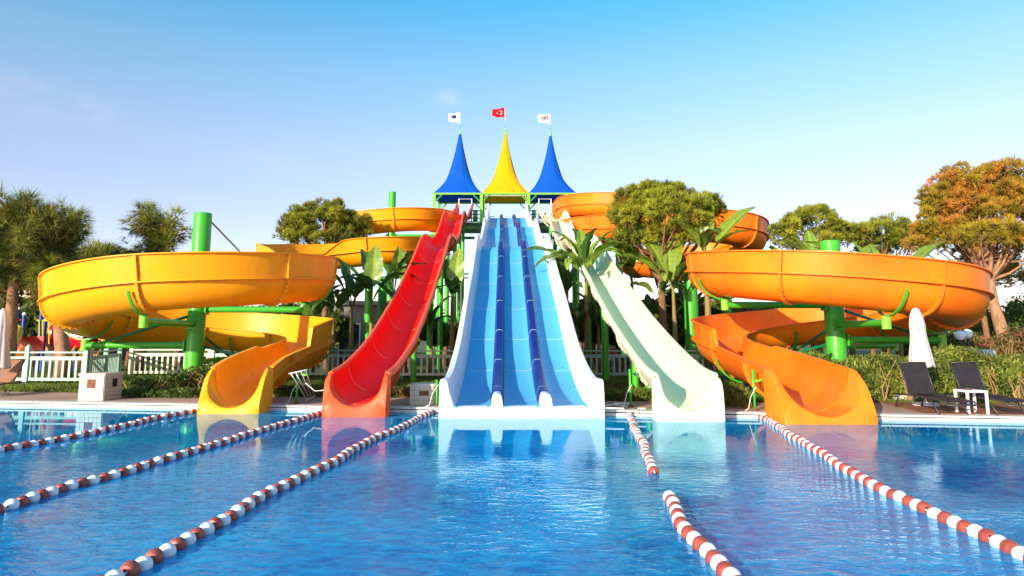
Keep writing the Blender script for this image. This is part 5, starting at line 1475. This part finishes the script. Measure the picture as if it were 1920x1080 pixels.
DK = [(170, 1, 1.0, 0), (20, 1, .95, 0), (95, 0, .9, 0), (250, 2, .95, 5), (330, 2, .9, 0), (210, 3, .8, 0)]
for (px, d, hh, lb) in ((1122, 28.5, 2.0, 'dark banana clump low behind the cream slide edge'), (1078, 26.6, 1.5, 'low dark banana clump at the foot of the arching plant'), (620, 27.5, 2.3, 'dark banana clump behind the yellow slide bend'), (758, 28, 2.0, 'dark banana clump hidden behind the red slide middle'), (806, 27.5, 1.7, 'dark banana clump under the long hanging leaf'), (1215, 28, 2.0, 'dark banana clump before the grey roofed hall'), (1300, 28, 2.2, 'dark banana clump beside the thick green post')):
    banana(px, 700, d, hh, lb, [(a_ + random.uniform(-25, 25), k_, s_ * random.uniform(.8, 1.1), t_) for a_, k_, s_, t_ in DK], .09, 1.0, 'd')
for k, (px, d, hh, lv) in enumerate(((1490, 27, 3.7, [(100, 0, .9, 10), (40, 1, .9, 5), (180, 1, .8, 0)]), (1540, 28, 4.3, [(75, 4, 1, 0), (190, 0, .9, 10), (150, 1, .9, 10)]), (1600, 27, 3.7, [(160, 1, 1, 0), (20, 1, 1, 5), (90, 0, .8, 0)]), (1660, 26, 3.4, [(130, 4, 1.1, 0), (100, 0, .9, 0), (30, 1, .8, 5)]), (1690, 25, 3.1, [(25, 0, 1.5, 22), (150, 1, .9, 10)]))):
    banana(px, 700, d, hh, 'banana plant showing only leaf tips above the orange loop, ' + ['behind its left half', 'beside the column top', 'just right of the column top', 'with an upright notched leaf', 'with one big leaf leaning right'][k], lv, .10, 1.05)

# ------------------------------------------------------------------ playground on the left
pg = thing('playground', 'colourful play structure with blue posts and a crimson tube behind the fence', 'playground', (at(90, 700, 30).x, 30, Z))
def pgp(px, py, d=30): return at(px, py, d)
for px, pyt, d in ((35, 580, 29.5), (79, 580, 29.5), (46, 590, 31.5), (86, 592, 31.5), (146, 640, 31)):
    q = pgp(px, pyt, d)
    b = MB(); b.tube([(q.x, d, Z - .02), (q.x, d, q.z)], .085, 12); po = b.build('post', M['blue_post'], pg, angle=40)
    b = MB(); b.lathe([(.09, q.z - .02), (.10, q.z + .02), (.07, q.z + .09), (0, q.z + .12)], 12, (q.x, d, 0)); b.build('post_cap', M['white_paint'], po, smooth=True)
q0, q1 = pgp(112, 627, 30.2), pgp(170, 634, 30.2)
b = MB(); b.tube([q0, q1], [.56, .56], 24, cap=False); b.tube([q0 - Vector((.1, 0, 0)), q0 + Vector((.04, 0, 0))], [.62, .62], 24); b.build('tube_slide', M['play_pink'], pg, angle=40)
q = pgp(96, 625, 30.4); b = MB(); b.box(q, (.35, .08, 1.6)); b.build('panel', M['play_brown'], pg)
q = pgp(58, 644, 29.4); b = MB(); b.box(q, (1.1, .05, .62)); b.build('panel', M['play_red'], pg)
b = MB(); rows = []
for f in np.linspace(0, 1, 9):
    c = pgp(26 - 10 * f, 622 + 32 * f, 29.2 - f); rows.append([c + Vector((.42 * math.cos(a), 0, .42 * math.sin(a) * .8)) for a in np.linspace(-.2, math.pi + .2, 9)])
b.sweep(rows, False); b.build('slide_chute', M['play_yellow'], pg, smooth=True)
b = MB(); b.sweep([[pgp(52, 640, 29.0), pgp(62, 650, 29.0), pgp(62, 654, 29.0), pgp(52, 645, 29.0)], [pgp(22, 672, 28), pgp(36, 684, 28), pgp(36, 688, 28), pgp(22, 678, 28)]], True); b.build('ramp', M['play_orange'], pg)
for py in (600, 616):
    q0, q1 = pgp(24, py, 29.5), pgp(40, py, 29.5); b = MB(); b.tube([q0, q1], .03, 6); b.build('rail', M['play_red'], pg)
q0, q1 = pgp(70, 601, 29.5), pgp(95, 601, 29.5); b = MB(); b.tube([q0, q1], .045, 6); b.build('rail', M['play_yellow'], pg)
for px in (74, 80, 92):
    q0, q1 = pgp(px, 601, 29.4), pgp(px, 645, 29.4); b = MB(); b.tube([q0, q1], .025, 6); b.build('bar', M['play_yellow'], pg)
for k in range(5):
    q0, q1 = pgp(150 + k * 12, 640, 30), pgp(122 + k * 14, 672, 29.4); b = MB(); b.tube([q0, q1], .022, 6); b.build('climbing_bar', M['play_yellow'], pg)
q = pgp(262, 678, 30)
o = thing('spring_rider', 'small blue spring rider with white eyes behind the pale fence', 'play rider', (q.x, 30, Z))
b = MB(); b.lathe([(0, -.28), (.24, -.24), (.30, 0), (.24, .2), (0, .26)], 16, q); b.build('body', M['blue_post'], o, smooth=True)
for sx in (-1, 1):
    b = MB(); b.lathe([(0, -.02), (.08, -.02), (.08, .02), (0, .03)], 10, q + Vector((sx * .11, -.30, .10))); b.build('eye', M['white_paint'], o)
b = MB(); b.tube([(q.x + .07 * math.cos(a), 30 + .07 * math.sin(a), Z + (q.z - .28 - Z) * a / 25) for a in np.linspace(0, 25, 60)], .015, 5); b.build('spring', M['lounge_frame'], o)
for (px, py, d, wpx, hpx, m, lb) in ((1228, 683, 29, 26, 44, 'play_red', 'red play panel behind the cream fence right of the cream slide'), (1330, 680, 29, 16, 40, 'play_red', 'narrow red play panel beside the orange slide inlet'), (1150, 662, 30, 12, 16, 'play_red', 'small red play panel behind the fence left of the cream slide')):
    q = at(px, py, d); s_ = F / d
    o = thing('play_panel', lb, 'play panel', (q.x, d, Z), 'red play panels behind the fence')
    b = MB(); b.box(q, (wpx / s_, .06, hpx / s_)); b.build('board', M[m], o)
    for sx in (-1, 1):
        b = MB(); b.tube([(q.x + sx * wpx / s_ * .45, d + .05, Z), (q.x + sx * wpx / s_ * .45, d + .05, q.z + hpx / s_ * .5)], .03, 6); b.build('leg', M['blue_post'], o)

# ------------------------------------------------------------------ buildings behind
def hall(name, label, x0, x1, y, depth, zt, roof_m, wall_m, wins, over=.5, fascia=.35):
    o = thing(name, label, 'building', ((x0 + x1) / 2, y + depth / 2, Z))
    b = MB(); b.box(((x0 + x1) / 2, y + depth / 2, (Z + zt) / 2), (x1 - x0, depth, zt - Z)); b.build('wall', wall_m, o)
    b = MB(); b.box(((x0 + x1) / 2, y + depth / 2, zt + fascia / 2 + .003), (x1 - x0 + 2 * over, depth + 2 * over, fascia)); b.build('roof', roof_m, o)
    for (wx, wz, ww, wh, kind) in wins:
        b = MB(); b.box((wx, y - .02, wz), (ww + .14, .06, wh + .14)); f = b.build(kind, M['white_paint'], o)
        b = MB(); b.box((wx, y - .055, wz), (ww, .02, wh)); b.build('pane', M['glass'], f)
    for k in range(max(2, int((x1 - x0) / 3.0)) + 1):
        xx = x0 + .1 + (x1 - x0 - .2) * k / max(2, int((x1 - x0) / 3.0))
        b = MB(); b.box((xx, y - .35, (Z + zt) / 2), (.18, .18, zt - Z - .004)); b.build('pillar', M['wall'], o)
    return o
q = at(-60, 560, 42).x
hall('hall', 'low dark building with a cream fascia behind the left conifers', at(-120, 560, 42).x, at(150, 560, 42).x, 42, 6, at(60, 560, 42).z, M['fascia'], M['wall_dark'], [(at(20, 600, 42).x, 1.6, 1.4, 1.6, 'window'), (at(110, 600, 42).x, 1.6, 1.4, 1.6, 'window')], .6, .5)
hall('hut', 'pale hut with a dark doorway behind the banana stems', at(628, 600, 38).x, at(750, 600, 38).x, 38, 4, at(690, 572, 38).z, M['roof_grey'], M['wall'], [(at(655, 640, 38).x, 1.25, 1.1, 2.2, 'door'), (at(700, 640, 38).x, 1.6, .8, 1.3, 'window')], .3, .22)
hall('hall', 'long grey roofed hall behind the banana plants right of centre', at(1165, 600, 40).x, at(1345, 600, 40).x, 40, 6, at(1250, 588, 40).z, M['roof_grey'], M['wall'], [(at(1205, 640, 40).x, 1.3, 1.5, 2.2, 'door'), (at(1265, 640, 40).x, 1.5, 1.6, 1.5, 'window'), (at(1310, 640, 40).x, 1.5, 1.2, 1.5, 'window')], .7, .8)
# white planter with globe lamps
q = at(1805, 655, 24)
b = MB(); rows = []
for z_, s_ in ((Z, .95), (q.z * .5, 1.0), (q.z - .10, 1.0), (q.z, .93), (q.z + .01, .2)):
    rows.append([(q.x + 1.0 * s_ * math.copysign(abs(math.cos(a)) ** .5, math.cos(a)), 24 + .5 * s_ * math.copysign(abs(math.sin(a)) ** .5, math.sin(a)), z_) for a in np.linspace(0, 2 * math.pi, 32, endpoint=False)])
b.sweep(rows, True); tag(b.build('stone_planter', M['stone'], None, smooth=True, org=(q.x, 24, Z)), 'rounded white stone block below the globe lamps', 'planter')
for k, (px, py) in enumerate(((1800, 629), (1814, 626))):
    q = at(px, py, 24 + k * .5)
    zb = at(1805, 655, 24).z - .02
    o = thing('globe_lamp', ['white globe lamp nearer the orange loop', 'white globe lamp half hidden behind its twin'][k], 'lamp', (q.x, q.y, zb), 'white globe lamps')
    b = MB(); b.lathe([(.17 * math.sin(a), -.17 * math.cos(a)) for a in np.linspace(.02, math.pi - .02, 14)], 20, q); b.build('globe', M['globe'], o, smooth=True)
    b = MB(); b.tube([(q.x, q.y, zb), (q.x, q.y, q.z - .15)], .04, 8); b.build('stand', M['lounge_frame'], o, smooth=True)
